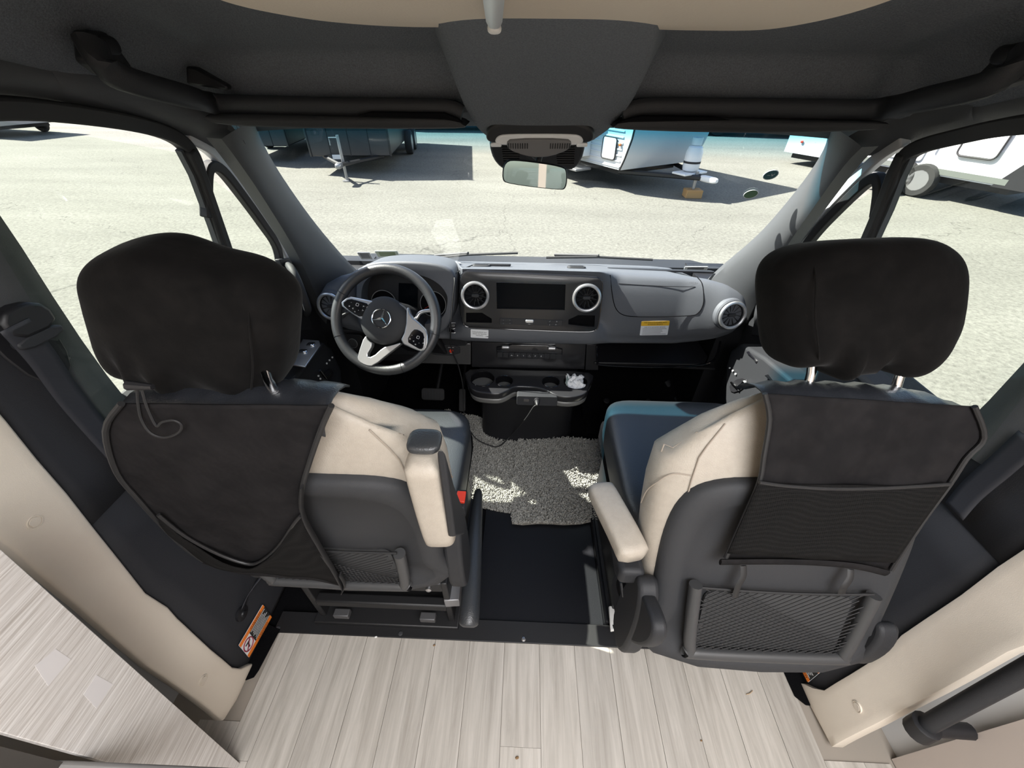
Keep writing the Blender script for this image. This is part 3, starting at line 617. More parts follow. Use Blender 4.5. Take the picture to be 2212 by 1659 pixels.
for gi, (px, py, r_) in enumerate(((830, 653, .050), (936, 656, .052))):
    u, v = BF.px(px, py, -.043); g = Fr(BF.p(u, v, -.043), BF.r, BF.u)
    ga = add('gauge', lathe([(0, .002), (r_ * .94, .002), (r_ * .97, .006)], g, 36), M_VOID, dash)
    add('gauge_ring', tube([g.p(r_ * math.cos(2 * PI * k / 40), r_ * math.sin(2 * PI * k / 40), .005) for k in range(40)], .0016, 6, True), M_SIL, ga)
    nn = nums[gi]
    for k, s in enumerate(nn):
        a = math.radians(215 - 250 * k / (len(nn) - 1)); text(s, g, .0105 if gi == 0 else .013, M_INKW, ga, 'numeral', r_ * .70 * math.cos(a), r_ * .70 * math.sin(a), .0028)
        b_ = strip(g, [(r_ * .84 * math.cos(a), r_ * .84 * math.sin(a)), (r_ * .92 * math.cos(a), r_ * .92 * math.sin(a))], .0012, .0022, .0030); add('tick', b_, M_INKW, ga, smooth=False)
    a = math.radians(235 if gi == 0 else 208); add('needle', strip(g, [(0, 0), (r_ * .8 * math.cos(a), r_ * .8 * math.sin(a))], [.003, .001], .004, .006), M_RED, ga, smooth=False)
# ---- start button, light switch
q = dface(979, 709); n_ = dface_n(q); f = Fr(q, (1, 0, 0), np.cross(n_, (1, 0, 0))); f = f if f.n[1] < 0 else Fr(q, (1, 0, 0), -f.u)
sb = add('start_switch', plate(f, rr(.034, .050, .011), -.002, .003), M_GLS, dash, bevel=.001)
add('trim_ring', tube([f.p(u, v, .003) for u, v in rr(.034, .050, .011, 5)], .0014, 6, True), M_SIL, sb)
add('start_button', lathe([(.0135, .003), (.0135, .007), (.011, .008), (0, .008)], Fr(f.p(0, .006, 0), f.r, f.u), 24), M_BLK, sb)
add('trim_ring', tube([f.p(.0138 * math.cos(2 * PI * k / 24), .006 + .0138 * math.sin(2 * PI * k / 24), .006) for k in range(24)], .001, 6, True), M_SIL, sb)
text('START\nENGINE\nSTOP', Fr(f.p(0, .006, .0082), f.r, f.u), .0048, M_INKW, sb)
f = Fr(ax(765, 740, 1.40), (1, -.1, 0), (0, .25, .97)); lp = add('light_switch_panel', plate(f, rr(.085, .075, .014), -.03, .004), M_BLK, dash, bevel=.002)
add('light_switch', lathe([(.021, .004), (.020, .012), (.015, .014), (.013, .010), (0, .010)], f, 28), M_PLG, lp); add('switch_ring', tube([f.p(.020 * math.cos(2 * PI * k / 28), .020 * math.sin(2 * PI * k / 28), .011) for k in range(28)], .0014, 6, True), M_SIL, lp)
# ---- lower dash: climate panel, socket panel, tray, knee panels
LF = Fr((.02, 1.452, .47), (1, 0, .0), (0, .06, 1))
cl_ = add('climate_panel', plate(LF, LF.P([(1019, 738), (1266, 742), (1262, 797), (1019, 792)]), -.05, .004), M_CARB, dash, bevel=.003)
hv = add('climate_controls', plate(LF, smoothpoly(LF.P([(1072, 740), (1215, 744), (1214, 774), (1074, 770)]), 1), .0, .012), M_GLS, dash, bevel=.003)
for k in range(11):
    u0, v0 = LF.px(1074 + 12.7 * k, 760.5 + .4 * k, .012); u1, v1 = LF.px(1074 + 12.7 * (k + 1) - .8, 771 + .4 * k, .012)
    add('button', plate(LF, rr(u1 - u0, v0 - v1, .002, 3, (u0 + u1) / 2, (v0 + v1) / 2), .008, .0165), M_PLA, hv, bevel=.001)
    if 2 <= k <= 7:
        if k == 5: add('hazard_symbol', tube([LF.p((u0 + u1) / 2 + .006 * math.cos(a), (v0 + v1) / 2 - .001 + .006 * math.sin(a), .0168) for a in (PI / 2, PI * 7 / 6, PI * 11 / 6)], .0006, 5, True), M_INKW, hv)
        else: text({2: '-A-', 3: 'II', 4: 'Y', 6: 'P', 7: 'ff'}[k], LF, .009, M_INKW, hv, 'symbol', (u0 + u1) / 2, (v0 + v1) / 2, .0170)
for px, py in ((1092, 749.5), (1192, 752)):
    u, v = LF.px(px, py, .014); add('rocker', plate(LF, rr(.034, .013, .004, 4, u, v), .008, .022), M_SIL, hv, bevel=.003)
sp_ = add('socket_panel', plate(LF, LF.P([(916, 742), (1017, 742), (1017, 788), (905, 785)]), -.05, .0), weave('silver_carbon', (.035, .035, .035), (.10, .10, .10), 110, .25, coat=.6), dash, bevel=.003)
pn = add('socket_plate', plate(LF, smoothpoly(LF.P([(925, 744), (994, 744), (994, 767), (925, 765)]), 1), .0, .007), M_PLA, sp_, bevel=.002)
u, v = LF.px(951, 756, .007); g = Fr(LF.p(u, v, .007), LF.r, LF.u); add('round_socket', lathe([(.018, -.001), (.018, .004), (.0155, .004), (.0150, .0), (0, .0)], g, 24), M_BLK, sp_)
for k in range(5): a = 2 * PI * k / 5; add('pin_hole', lathe([(.0028, .0), (.0028, .0012), (0, .0012)], Fr(g.p(.008 * math.cos(a), .008 * math.sin(a)), g.r, g.u), 8), M_PLG, sp_)
u, v = LF.px(975, 757, .007); add('red_switch', lathe([(.0085, 0), (.0085, .006), (.006, .008), (0, .008)], Fr(LF.p(u, v, .008), LF.r, LF.u), 18), M_RED, sp_); text('ON  OFF', LF, .007, M_INKW, sp_, 'lettering', u, v + .015, .0078); text('HEAT', LF, .006, M_INKW, sp_, 'lettering', u, v - .015, .0078)
add('lower_structure', box(-.70, .30, 1.50, 1.95, .36, .56), M_BLK, dash, bevel=.01)
add('knee_panel', prism([(-.78, 1.47, .42), (-.24, 1.47, .42), (-.24, 1.44, .56), (-.78, 1.42, .58)], (0, .10, 0)), M_PLA, dash, bevel=.01)
add('column_cover', prism([(-.60, 1.40, .56), (-.36, 1.40, .56), (-.33, 1.44, .45), (-.52, 1.46, .45)], (0, .08, 0)), M_BLK, dash, bevel=.012)
# open tray on the passenger side
add('tray_floor', prism([(.32, 1.435, .425), (.80, 1.435, .430), (.84, 1.50, .43), (.84, 1.75, .43), (.32, 1.75, .43)], (0, 0, .012)), M_BLK, dash, bevel=.003)
add('tray_back', box(.32, .84, 1.74, 1.76, .43, .60), M_VOID, dash, smooth=False)
add('tray_lip', tube(spline([ax(*p, 1.432) for p in ((1290, 746), (1291, 782), (1298, 788), (1360, 792), (1430, 793), (1500, 790), (1536, 782), (1549, 765), (1556, 738))], 4), .0048, 8), M_GLS, dash)
add('tray_cheek', plate(LF, LF.P([(1267, 742), (1292, 744), (1292, 798), (1264, 798)]), -.1, .006), M_CARB, dash, bevel=.002)
add('tray_underside', prism([(.30, 1.46, .42), (.86, 1.44, .42), (.86, 1.9, .28), (.30, 1.9, .28)], (0, .0, -.012)), M_BLK, dash, bevel=.003)
# ---- cup holder console
CF = Fr((C0 + .01, 1.31, .392), (1, 0, 0), (0, 1, 0))
co = CF.P([(1014, 797), (1140, 799), (1273, 804), (1273, 830), (1268, 846), (1250, 855), (1225, 857), (1200, 853), (1180, 843), (1160, 837), (1140, 835), (1112, 835), (1096, 843), (1076, 850), (1040, 848), (1021, 842), (1012, 828)])
co = spline([np.array(p) for p in co], 3, True); co = [tuple(p) for p in co]
con = add('cup_holder_console', plate(CF, co, -.034, .0), M_CARB, dash, bevel=.006, seg=3)
cups = [(1042, 818, .052), (1089, 823, .037), (1190, 825, .037), (1243, 825, .050)]
cc = [(CF.px(a, b), r_) for a, b, r_ in cups]
cut(con, *[plate(CF, circ(r_, 30, *c), -.08, .05) for c, r_ in cc])
for c, r_ in cc: add('cup_well', lathe([(r_ * 1.0, -.001), (r_ * .97, -.06), (r_ * .9, -.085), (0, -.086)], Fr(CF.p(*c), CF.r, CF.u), 30), M_VOID, con); add('cup_rim', tube([CF.p(c[0] + r_ * 1.01 * math.cos(2 * PI * k / 36), c[1] + r_ * 1.01 * math.sin(2 * PI * k / 36), .0005) for k in range(36)], .0018, 6, True), M_GLS, con)
add('console_lip', plate(CF, [(u * .985, v - .0 if v > 0 else v * .97) for u, v in co], -.062, -.033), mat('lip_silver', (.16, .16, .155), .45, .3), con, bevel=.008)
lo_ = [(C0 + a, b) for a, b in ((-.225, 1.46), (-.215, 1.33), (-.16, 1.275), (-.05, 1.25), (.06, 1.25), (.17, 1.28), (.235, 1.35), (.245, 1.46), (.245, 1.75), (-.225, 1.75))]
lo_ = [tuple(p) for p in spline([np.array(p) for p in lo_], 3, True)]
add('console_base', rings([[(C0 + (x - C0) * s, lerp(1.60, y, s2), z) for x, y in lo_] for z, s, s2 in ((-.01, .98, .72), (.02, .97, .70), (.10, .95, .70), (.25, .94, .80), (.335, .96, .9))]), M_BLK, dash, angle=50)
sk = Fr(ax(1160, 868, 1.235), (1, 0, 0), (0, .2, 1)); add('power_socket_panel', plate(sk, rr(.17, .045, .008), -.06, -.006), M_PLA, con, bevel=.002)
add('power_socket', lathe([(.013, -.008), (.013, .004), (.010, .004), (.009, -.006), (0, -.006)], Fr(sk.p(.0, .004), sk.r, sk.u), 20), M_BLK, con); add('usb_socket', plate(sk, rr(.022, .012, .002, 3, -.045, .006), -.008, .001), M_GLS, con)
# ================================================================== STEERING WHEEL
sw = thing('steering_wheel', (-.475, 1.187, .58), 'black leather steering wheel with silver spokes and a three-pointed star badge', 'steering wheel')
WF = Fr((-.475, 1.187, .768), (1, 0, 0), (0, .57, .82)); RM = .1745
n = 72; add('rim', tube([WF.p(RM * math.cos(2 * PI * k / n), RM * math.sin(2 * PI * k / n)) for k in range(n)], .0182, 14, True), M_LEAR, sw, angle=180)
for a in (150, 200, 290, 345):
    t = math.radians(a); c = WF.p(RM * math.cos(t), RM * math.sin(t)); rd = WF.r * math.cos(t) + WF.u * math.sin(t)
    add('rim_seam', tube([c + .0184 * (rd * math.cos(2 * PI * k / 20) + WF.n * math.sin(2 * PI * k / 20)) for k in range(20)], .0010, 5, True), M_BLK, sw)
hub = add('hub', lathe([(.074, -.02), (.082, -.004), (.083, .008), (.079, .018), (.068, .025), (.05, .029), (.03, .0305), (0, .031)], Fr(WF.p(-.003, -.004, .0), WF.r, WF.u), 40), M_PLG, sw, angle=180)
er = .0315; hc = Fr(WF.p(-.005, .002, .0325), WF.r, WF.u)
em = add('star_badge', tube([hc.p(er * math.cos(2 * PI * k / 40), er * math.sin(2 * PI * k / 40), .0) for k in range(40)], .0022, 8, True), M_CHR, sw)
for k in range(3):
    a = math.radians(72 + 120 * k); d, p_ = np.array([math.cos(a), math.sin(a)]), np.array([-math.sin(a), math.cos(a)])
    t_, l_, r_ = d * er, p_ * .0055 - d * .003, -p_ * .0055 - d * .003
    vs = [hc.p(*t_, .001), hc.p(*l_, .0), hc.p(*r_, .0), hc.p(0, 0, .0045), hc.p(0, 0, -.002)]
    add('star_arm', (vs, [(0, 1, 3), (0, 3, 2), (0, 4, 1), (0, 2, 4), (1, 4, 3), (2, 3, 4)]), M_CHR, em, smooth=False)
u, v = WF.px(820, 724, .03); text('AIRBAG', Fr(WF.p(u, v, .0318), WF.r * .97 - WF.u * .22, WF.u), .0095, M_PLA, hub, 'lettering')
SPK = [('silver_spoke', [(731, 657), (752, 639), (775, 644), (815, 652), (805, 668), (797, 692), (785, 694), (760, 678)], .006, .022, M_SIL),
       ('silver_spoke', [(878, 655), (888, 685), (902, 694), (924, 716), (924, 748), (913, 760), (898, 756), (862, 740), (876, 712)], .004, .020, M_SIL),
       ('silver_spoke', [(788, 722), (796, 737), (806, 742), (790, 770), (804, 772), (828, 750), (842, 747), (872, 738), (846, 758), (806, 791), (790, 790), (773, 780), (772, 768)], .004, .019, M_SIL)]
for nm, pts, a, b, m_ in SPK: add(nm, plate(WF, smoothpoly(WF.P(pts, b), 1), a - .012, b), m_, sw, bevel=.004)
for pts in ([(737, 656), (754, 644), (776, 650), (798, 657), (789, 672), (781, 687), (758, 674)], [(892, 711), (904, 712), (917, 722), (916, 749), (909, 756), (895, 748), (877, 737)]):
    pd = add('button_pad', plate(WF, smoothpoly(WF.P(pts, .024), 1), .012, .0245), M_GLS, sw, bevel=.002); cx_, cy_ = np.mean(WF.P(pts, .024), 0)
    tl_ = Fr(WF.p(cx_, cy_, .0247), WF.r * .94 - WF.u * .34, WF.u)
    add('touch_square', tube([tl_.p(u, v + .008) for u, v in rr(.009, .009, .002, 3)], .0006, 5, True), M_INKW, pd)
    for du, dv, s in ((-.022, .008, '-'), (.022, .010, '+'), (-.024, -.006, 'o'), (-.010, -.010, '<'), (.010, -.008, '-'), (.024, -.004, '>'), (.0, -.018, '=')): text(s, tl_, .010, M_INKW, pd, 'symbol', du, dv, .0004)
add('trim_arc', tube(spline([WF.pp(x, y, .014) for x, y in ((797, 657), (812, 652), (833, 650), (858, 655), (878, 668), (890, 688))], 4), .003, 6), M_SIL, sw)
add('column', tube([WF.p(0, 0, -.02), WF.p(0, 0, -.08), WF.p(0, .0, -.26)], [.065, .075, .085], 20), M_BLK, sw)
add('gear_stalk', tube(spline([WF.p(.05, .01, -.05)] + [WF.pp(x, y, -.045) for x, y in ((896, 690), (906, 677), (920, 672), (945, 671))], 4), [.007] * 17, 10), M_SIL, sw)
add('indicator_stalk', tube(spline([WF.p(-.05, .01, -.05), WF.pp(770, 672, -.045), WF.pp(736, 683, -.045)], 4), .0055, 8), M_PLG, sw)

# ================================================================== SEATS
def backframe(o, rec, roll=0):
    a, r = math.radians(rec), math.radians(roll); u = np.array([0, math.sin(a), math.cos(a)]); n = np.array([0, -math.cos(a), math.sin(a)]); x = np.array([1., 0, 0])
    return Fr(o, x * math.cos(r) - u * math.sin(r), u * math.cos(r) + x * math.sin(r), n)
BL = backframe((-.424, .454, .444), -3.1, .7); BR = backframe((.55, .33, .44), 20, 0)
HV = [(-.02, .225, .135), (.03, .250, .150), (.10, .262, .158), (.20, .270, .160), (.30, .274, .155), (.38, .273, .150), (.45, .264, .142), (.51, .246, .130), (.555, .216, .115), (.585, .180, .098), (.604, .135, .076), (.613, .085, .05)]
def back_ring(f, v, a, d, n=44):
    out = []
    for k in range(n):
        t = 2 * PI * k / n; cu = a * sgp(math.cos(t), .62); cw = sgp(math.sin(t), .62); c0 = -.075 + .050 * smst((v - .47) / .16)
        w_ = c0 + cw * (d * .5 - max(0, c0 + .075)) if cw > 0 else c0 + cw * d * (.42 + .38 * abs(cu / a) ** 3 * (1 - smst((v - .50) / .13)))
        w_ -= .010 * (cu / a) ** 2 if cw > 0 else 0
        out.append(f.p(cu, v - .05 * abs(cu / a) ** 4 * (v > .5), w_))
    return out
def rear_w(u, v):                                   # how far the rear skin stands behind the frame plane
    d = interp([h[0] for h in HV], [h[2] for h in HV], v); a = interp([h[0] for h in HV], [h[1] for h in HV], v); c0 = -.075 + .050 * smst((v - .47) / .16)
    q = min(abs(u / a), 1.0); return c0 + (d * .5 - max(0, c0 + .075)) * (1 - q ** 3.2) ** .3 - .010 * q * q
def make_seat(f, side, label, czs):
    """side -1: driver (arm folded up on its right); +1: passenger (arm down on its left)"""
    s = thing('car_seat', (f.o[0], f.o[1] + .25, 0), label, 'seat', 'front cab seats')
    bk = add('backrest', rings([back_ring(f, v, a, d) for v, a, d in HV]), M_BEI, s, angle=180)
    inn = -side                                     # direction of the aisle
    # seams and piping on the aisle-side bolster
    for q, r_ in ((.80, .0016), (.99, .0016)):
        pts = []
        for v in np.linspace(.06, .56, 12):
            a = interp([h[0] for h in HV], [h[1] for h in HV], v); u = inn * a * q; pts.append(f.p(u, v - .05 * q ** 4 * (v > .5), rear_w(u, v) + .003 if q < .9 else -.075 + .050 * smst((v - .47) / .16)))
        add('seam', tube(pts, r_, 6), M_BEIL, bk)
    g = [f.p(inn * a, v, w_) for v, a, w_ in ((.43, .215, rear_w(.215, .43) + .001), (.425, .245, rear_w(.245, .425) + .001), (.40, .268, -.045), (.36, .276, -.075), (.31, .276, -.10))]
    add('seam', tube(spline(g, 4), .0016, 6), M_BEIL, bk)
    # rear shell with its raised rim, lower recess and net pocket
    so_ = [(-.235, -.03), (.235, -.03), (.247, .10), (.250, .22), (.244, .32), (.222, .39), (.175, .428), (.09, .442), (-.09, .442), (-.175, .428), (-.222, .39), (-.244, .32), (-.250, .22), (-.247, .10)]
    so_ = spline([np.array(p) for p in so_], 4, True); N = len(so_)
    rg = []
    for k, off in ((1.0, -.050), (1.0, .004), (.985, .012), (.955, .017), (.84, .017), (.81, .009), (.4, .007), (0.0, .007)):
        rg.append([f.p(p[0] * k, .18 + (p[1] - .18) * k, off - .03 * (abs(p[0] * k) / .25) ** 4) for p in so_])
    add('rear_shell', rings(rg[:-1]), M_PLG, s, angle=70)
    fr_ = [(-.186, .205), (-.180, .12), (-.170, .035), (-.150, .018), (.135, .020), (.155, .036), (.164, .11), (.170, .195)]
    pk = add('pocket_frame', tube(spline([f.p(u, v, .020) for u, v in fr_], 5), .0130, 12, False, 1.0), mat('frame_plastic', (.045, .046, .048), .42), s)
    g = []                                          # elastic net, one knotted piece
    for k in range(-16, 22):
        for sg in (1, -1):
            seg = []
            for t in np.linspace(0, 1, 14):
                v = lerp(.022, .195, t); u = -.17 + k * .0178 + sg * (t * .30) + (0 if sg > 0 else .0); seg.append((u, v))
            seg = [(u, v) for u, v in seg if -.176 < u < .158]
            if len(seg) > 1: g.append(tube([f.p(u, v, .018 + .006 * math.sin(PI * (v - .02) / .19) + .001 * sg) for u, v in seg], .0012, 4))
    g.append(tube([f.p(lerp(-.182, .166, t), .200 - .006 * math.sin(PI * t), .022) for t in np.linspace(0, 1, 10)], .0028, 6))
    add('pocket_net', merge(*g), M_NET, s)
    add('pocket_bottom', plate(f, rr(.30, .155, .02, 4, -.006, .10), .004, .0095), mat('pocket_grey', (.055, .056, .058), .7), s)
    for q in (-1, 1):                               # hinge covers either side
        hs_ = 1 if q == inn else .55
        hp = smoothpoly([(-.045, -.10), (.045, -.11), (.062, -.02), (.055, .10), (.03, .20), (-.02, .19), (-.05, .08)], 2)
        hp = [(a * hs_, b * hs_) for a, b in hp]; hf = Fr(f.p(q * (.272 if q == inn else .245), .0 if q == inn else -.005, -.06 if q == inn else -.03), (0, 1, 0), (0, 0, 1)); add('hinge_cover', plate(hf, hp, -.022, .022), M_PLA, s, bevel=.01, seg=3)
    # headrest body and rods
    hs = (.112, .082, .046, -.078) if side < 0 else (.118, .080, .050, -.05)
    hf = Fr(f.p(-.062 if side < 0 else .012, .705 if side < 0 else .755, hs[3]), f.r, f.u, f.n); add('headrest', blob(hf, *hs[:3], .7, .7, 32, 16), M_BEI, s, angle=180)
    for q in ((-.112, .036) if side < 0 else (-.034, .120)): add('headrest_rod', tube([f.p(q, .58, -.03), f.p(q, .64, -.032), f.p(q * .9, .72, -.055)], .0075, 10), M_CHR, s)
    # cushion, pedestal
    x0, y0 = f.o[0], f.o[1] + (.075 if side < 0 else .25)
    def cu(u, v):
        return None
    cf = Fr((x0, y0 + .27, czs), (1, 0, 0), (0, 1, 0)); cus = blob(cf, .255, .285, .085, .42, .42, 48, 24, fn=lambda p: p + np.array([0, 0, .018 * abs(p[0] / .255) ** 3 * (p[2] > 0) - .02 * (p[1] > .2) * (p[1] - .2) / .085]))
    cm = add('seat_cushion', cus, M_LEA, s, angle=180)
    for k in (-.09, .09): add('seam', tube([cf.p(k, t, .084 - .002) if abs(t) < .2 else cf.p(k, t, .070) for t in np.linspace(-.22, .22, 9)], .0018, 6), M_COVL, cm)
    add('cushion_skirt', box(x0 - .245, x0 + .245, y0 + .02, y0 + .52, czs - .13, czs - .03), M_CAR, s, bevel=.02)
    zt = czs - .13
    for q in (-.225, .205): add('pedestal_side', box(x0 + q, x0 + q + .02, y0 - .01, y0 + .46, 0, zt), M_MET, s, bevel=.004)
    add('pedestal_front', box(x0 - .22, x0 + .22, y0 + .44, y0 + .46, 0, zt), M_MET, s, smooth=False)
    add('pedestal_base', box(x0 - .24, x0 + .24, y0 - .03, y0 + .47, -.012, .02), M_MET, s, bevel=.004)
    for z_, h in ((.10, .035), (zt - .05, .05)): add('cross_rail', box(x0 - .21, x0 + .21, y0 - .012, y0 + .02, z_, z_ + h), M_MET, s, bevel=.006)
    add('swivel_plate', box(x0 - .22, x0 + .22, y0 + .02, y0 + .44, zt - .012, zt + .004), M_MET, s, smooth=False)
    for q in (-.17, .17): add('bolt', lathe([(.009, 0), (.009, .006), (.005, .009), (0, .009)], Fr((x0 + q, y0 - .012, zt - .025), (1, 0, 0), (0, 0, 1)), 12), M_STEEL, s)
    for q in (-.16, .12): add('rail_end', box(x0 + q, x0 + q + .05, y0 - .03, y0 - .006, .055, .078), mat('dark_zinc', (.10, .10, .105), .5, .5), s, bevel=.003)
    return s
seatL = make_seat(BL, -1, 'driver seat with beige bolsters and its armrest folded upright, behind the steering wheel', .415)
seatR = make_seat(BR, 1, 'passenger seat with beige bolsters leaning forward, armrest lowered toward the aisle', .445)
# armrests
def arm(s, path, wd, th, upv):
    path = spline([np.array(p) for p in path], 4); rg = []; N = len(path)
    for i, p in enumerate(path):
        t = path[min(i + 1, N - 1)] - path[max(i - 1, 0)]; t /= np.linalg.norm(t); a = np.array(upv, float); a -= a.dot(t) * t; a /= np.linalg.norm(a); b = np.cross(t, a)
        e = i / (N - 1); k = min(1, .55 + 4 * min(e, 1 - e) ** .7 * .6)
        rg.append([p + b * wd * k * sgp(math.cos(q), .5) + a * th * k * sgp(math.sin(q), .5) for q in np.linspace(0, 2 * PI, 25)[:-1]])
    return add('armrest', rings(rg), M_BEI, s, angle=60)
aL = arm(seatL, [axx(914, 985, -.155), axx(925, 1040, -.155), axx(942, 1110, -.150), axx(956, 1160, -.145)], .030, .030, (0, -1, .1))
add('armrest_cap', blob(Fr(axx(912, 978, -.150) + np.array([0, .02, .004]), (1, 0, 0), (0, 1, 0)), .027, .024, .009, .6, .6, 20, 10), M_LEA, aL)
add('armrest_side', prism([axx(*p, -.125) + np.array([0, .012, 0]) for p in ((938, 985), (962, 1060), (985, 1110), (988, 1165), (965, 1172))], (.014, 0, 0)), M_PLA, aL, bevel=.004)
aR = arm(seatR, [(.207, .635, .612), (.222, .56, .628), (.240, .48, .640), (.252, .430, .640)], .034, .024, (0, 0, 1))
add('armrest_base', prism([(.222, .63, .585), (.222, .41, .620), (.222, .405, .575), (.222, .44, .555), (.222, .60, .565)], (.055, 0, 0)), M_PLA, aR, bevel=.012, seg=3)
hpR = smoothpoly([axx(*p, .262)[1:] for p in ((1318, 1238), (1360, 1232), (1390, 1290), (1412, 1350), (1405, 1392), (1375, 1400), (1340, 1370), (1322, 1310))], 2)
hc_ = add('armrest_bracket', prism([(.262, y, z) for y, z in hpR], (.03, 0, 0)), M_PLA, seatR, bevel=.008, seg=3)
add('bracket_slot', prism([(.2605, y, z) for y, z in smoothpoly([axx(*p, .262)[1:] for p in ((1332, 1250), (1350, 1252), (1362, 1290), (1358, 1304), (1344, 1300), (1333, 1275))], 2)], (.004, 0, 0)), M_VOID, hc_, smooth=False)
add('recline_lever', tube([axx(1337, 1235, .258), axx(1343, 1262, .256), axx(1347, 1290, .258)], .006, 8), M_BLK, hc_)
bkl = add('belt_buckle', box(-.168, -.140, .60, .66, .50, .545), M_PLA, seatL, bevel=.005); add('release_button', box(-.166, -.142, .615, .65, .543, .552), M_RED, bkl, bevel=.002)

# ================================================================== SEAT COVERS
def noisew(u, v, k, s):
    return .5 * math.sin(7.3 * u * s + 3.1 * math.sin(5 * v * s + k)) * math.sin(4.7 * v * s + k * 2.1 + 2 * math.sin(3.3 * u * s)) + .5 * math.sin(13.7 * u * s - 9.1 * v * s + k)
def sheet(f, rws, nu, off, amp, k, parent, name, m, th=.003, sub=1):
    """cloth between left and right edge pixels (pairs from top to bottom), lying on a seat back"""
    L = spline([np.append(f.px(*a, off), 0) for a, b in rws], 4); R_ = spline([np.append(f.px(*b, off), 0) for a, b in rws], 4); out = []
    for j, (a, b) in enumerate(zip(L, R_)):
        r = []
        for i in range(nu + 1):
            t = i / nu; u, v = lerp(a[0], b[0], t), lerp(a[1], b[1], t); e = min(1, 6 * min(t, 1 - t)) * min(1, 4 * min(j + .5, len(L) - j) / len(L))
            r.append(f.p(u, v, off + amp * noisew(u, v, k, 3.2) * e + .004 * e))
        out.append(r)
    return add(name, rows(out), m, parent, solid=th, off=0, angle=180)
def sheet2(f, top, bot, nv, off, amp, k, parent, name, m, th=.002):
    T = spline([np.append(f.px(*p, off), 0) for p in top], 4); B = spline([np.append(f.px(*p, off), 0) for p in bot], 4); out = []
    for j in range(nv + 1):
        r = []
        for i in range(len(T)):
            t = j / nv; u, v = lerp(T[i][0], B[i][0], t), lerp(T[i][1], B[i][1], t); r.append(f.p(u, v, off + amp * noisew(u, v, k, 3) + .012 * (1 - t) ** 2 * math.sin(PI * i / (len(T) - 1))))
        out.append(r)
    return add(name, rows(out), m, parent, solid=th, off=0, angle=180)
def make_headcover(f, a, b, c, roll, du, dv, label, seed, hump_=0, shear=0):
    r = math.radians(roll); hf = Fr(f.p(du, dv, -.045 - (.035 if hump_ else 0)), f.r * math.cos(r) - f.u * math.sin(r), f.u * math.cos(r) + f.r * math.sin(r), f.n)
    def fn(p):
        u, v, w_ = p; t = max(0, -v / b)
        fold = .017 * t ** 1.4 * math.sin(u * 95 + seed + 2 * math.sin(u * 30 + seed)) + .0035 * noisew(u, v, seed, 5)
        k = 1 - .05 * t ** 3; u = u + shear * v; nrm = math.hypot(u / a, w_ / c) + .3
        q = np.array([u * k + fold * .35 * u / a, v + (hump_ * math.exp(-((u + .01) / .05) ** 2) * (v > 0) * v / b) - .012 * t ** 2 * math.cos(u * 60 + seed), w_ * (1 - .1 * t ** 3) + fold * w_ / c / nrm])
        return q
    o = add('headrest_cover', blob(hf, a, b, c, .54, .66, 110, 44, fn), M_FAB, None, angle=180)
    tag(o, label, 'headrest cover', 'black headrest covers')
    sm = []
    for t in np.linspace(-.78, .78, 15): sm.append(hf.p(*fn(np.array([(.80 if du < 0 or True else -.8) * a * (1 - .25 * t * t) * (1 if seed < 5 else -1), b * t, c * .98 * (1 - abs(t) ** 3 * .75)]))))
    add('seam', tube(sm, .0013, 6), M_FAB, o)
    return o, hf
hcL, hfL = make_headcover(BL, .137, .118, .070, 8, -.066, .698, 'crumpled black fabric headrest cover with dangling drawstring, on the driver seat', 2.2, .012, .26)
hcR, hfR = make_headcover(BR, .147, .111, .082, -4, .016, .757, 'smooth round black fabric headrest cover on the passenger seat', 7.1, 0, -.22)
# drawstring and toggle of the driver headrest cover
tg = add('cord_toggle', tube([BL.pp(276, 832, .03), BL.pp(330, 836, .03)], [.007, .004], 8), M_BLK, hcL)
add('drawstring', tube(spline([BL.pp(x, y, w_) for x, y, w_ in ((296, 838, .03), (298, 870, .035), (305, 905, .04), (325, 935, .045), (355, 945, .045), (385, 935, .045), (392, 918, .045), (375, 908, .045), (350, 912, .045), (338, 920, .045), (322, 890, .04), (312, 862, .035), (306, 838, .03))], 5), .0018, 6), M_NET, hcL)

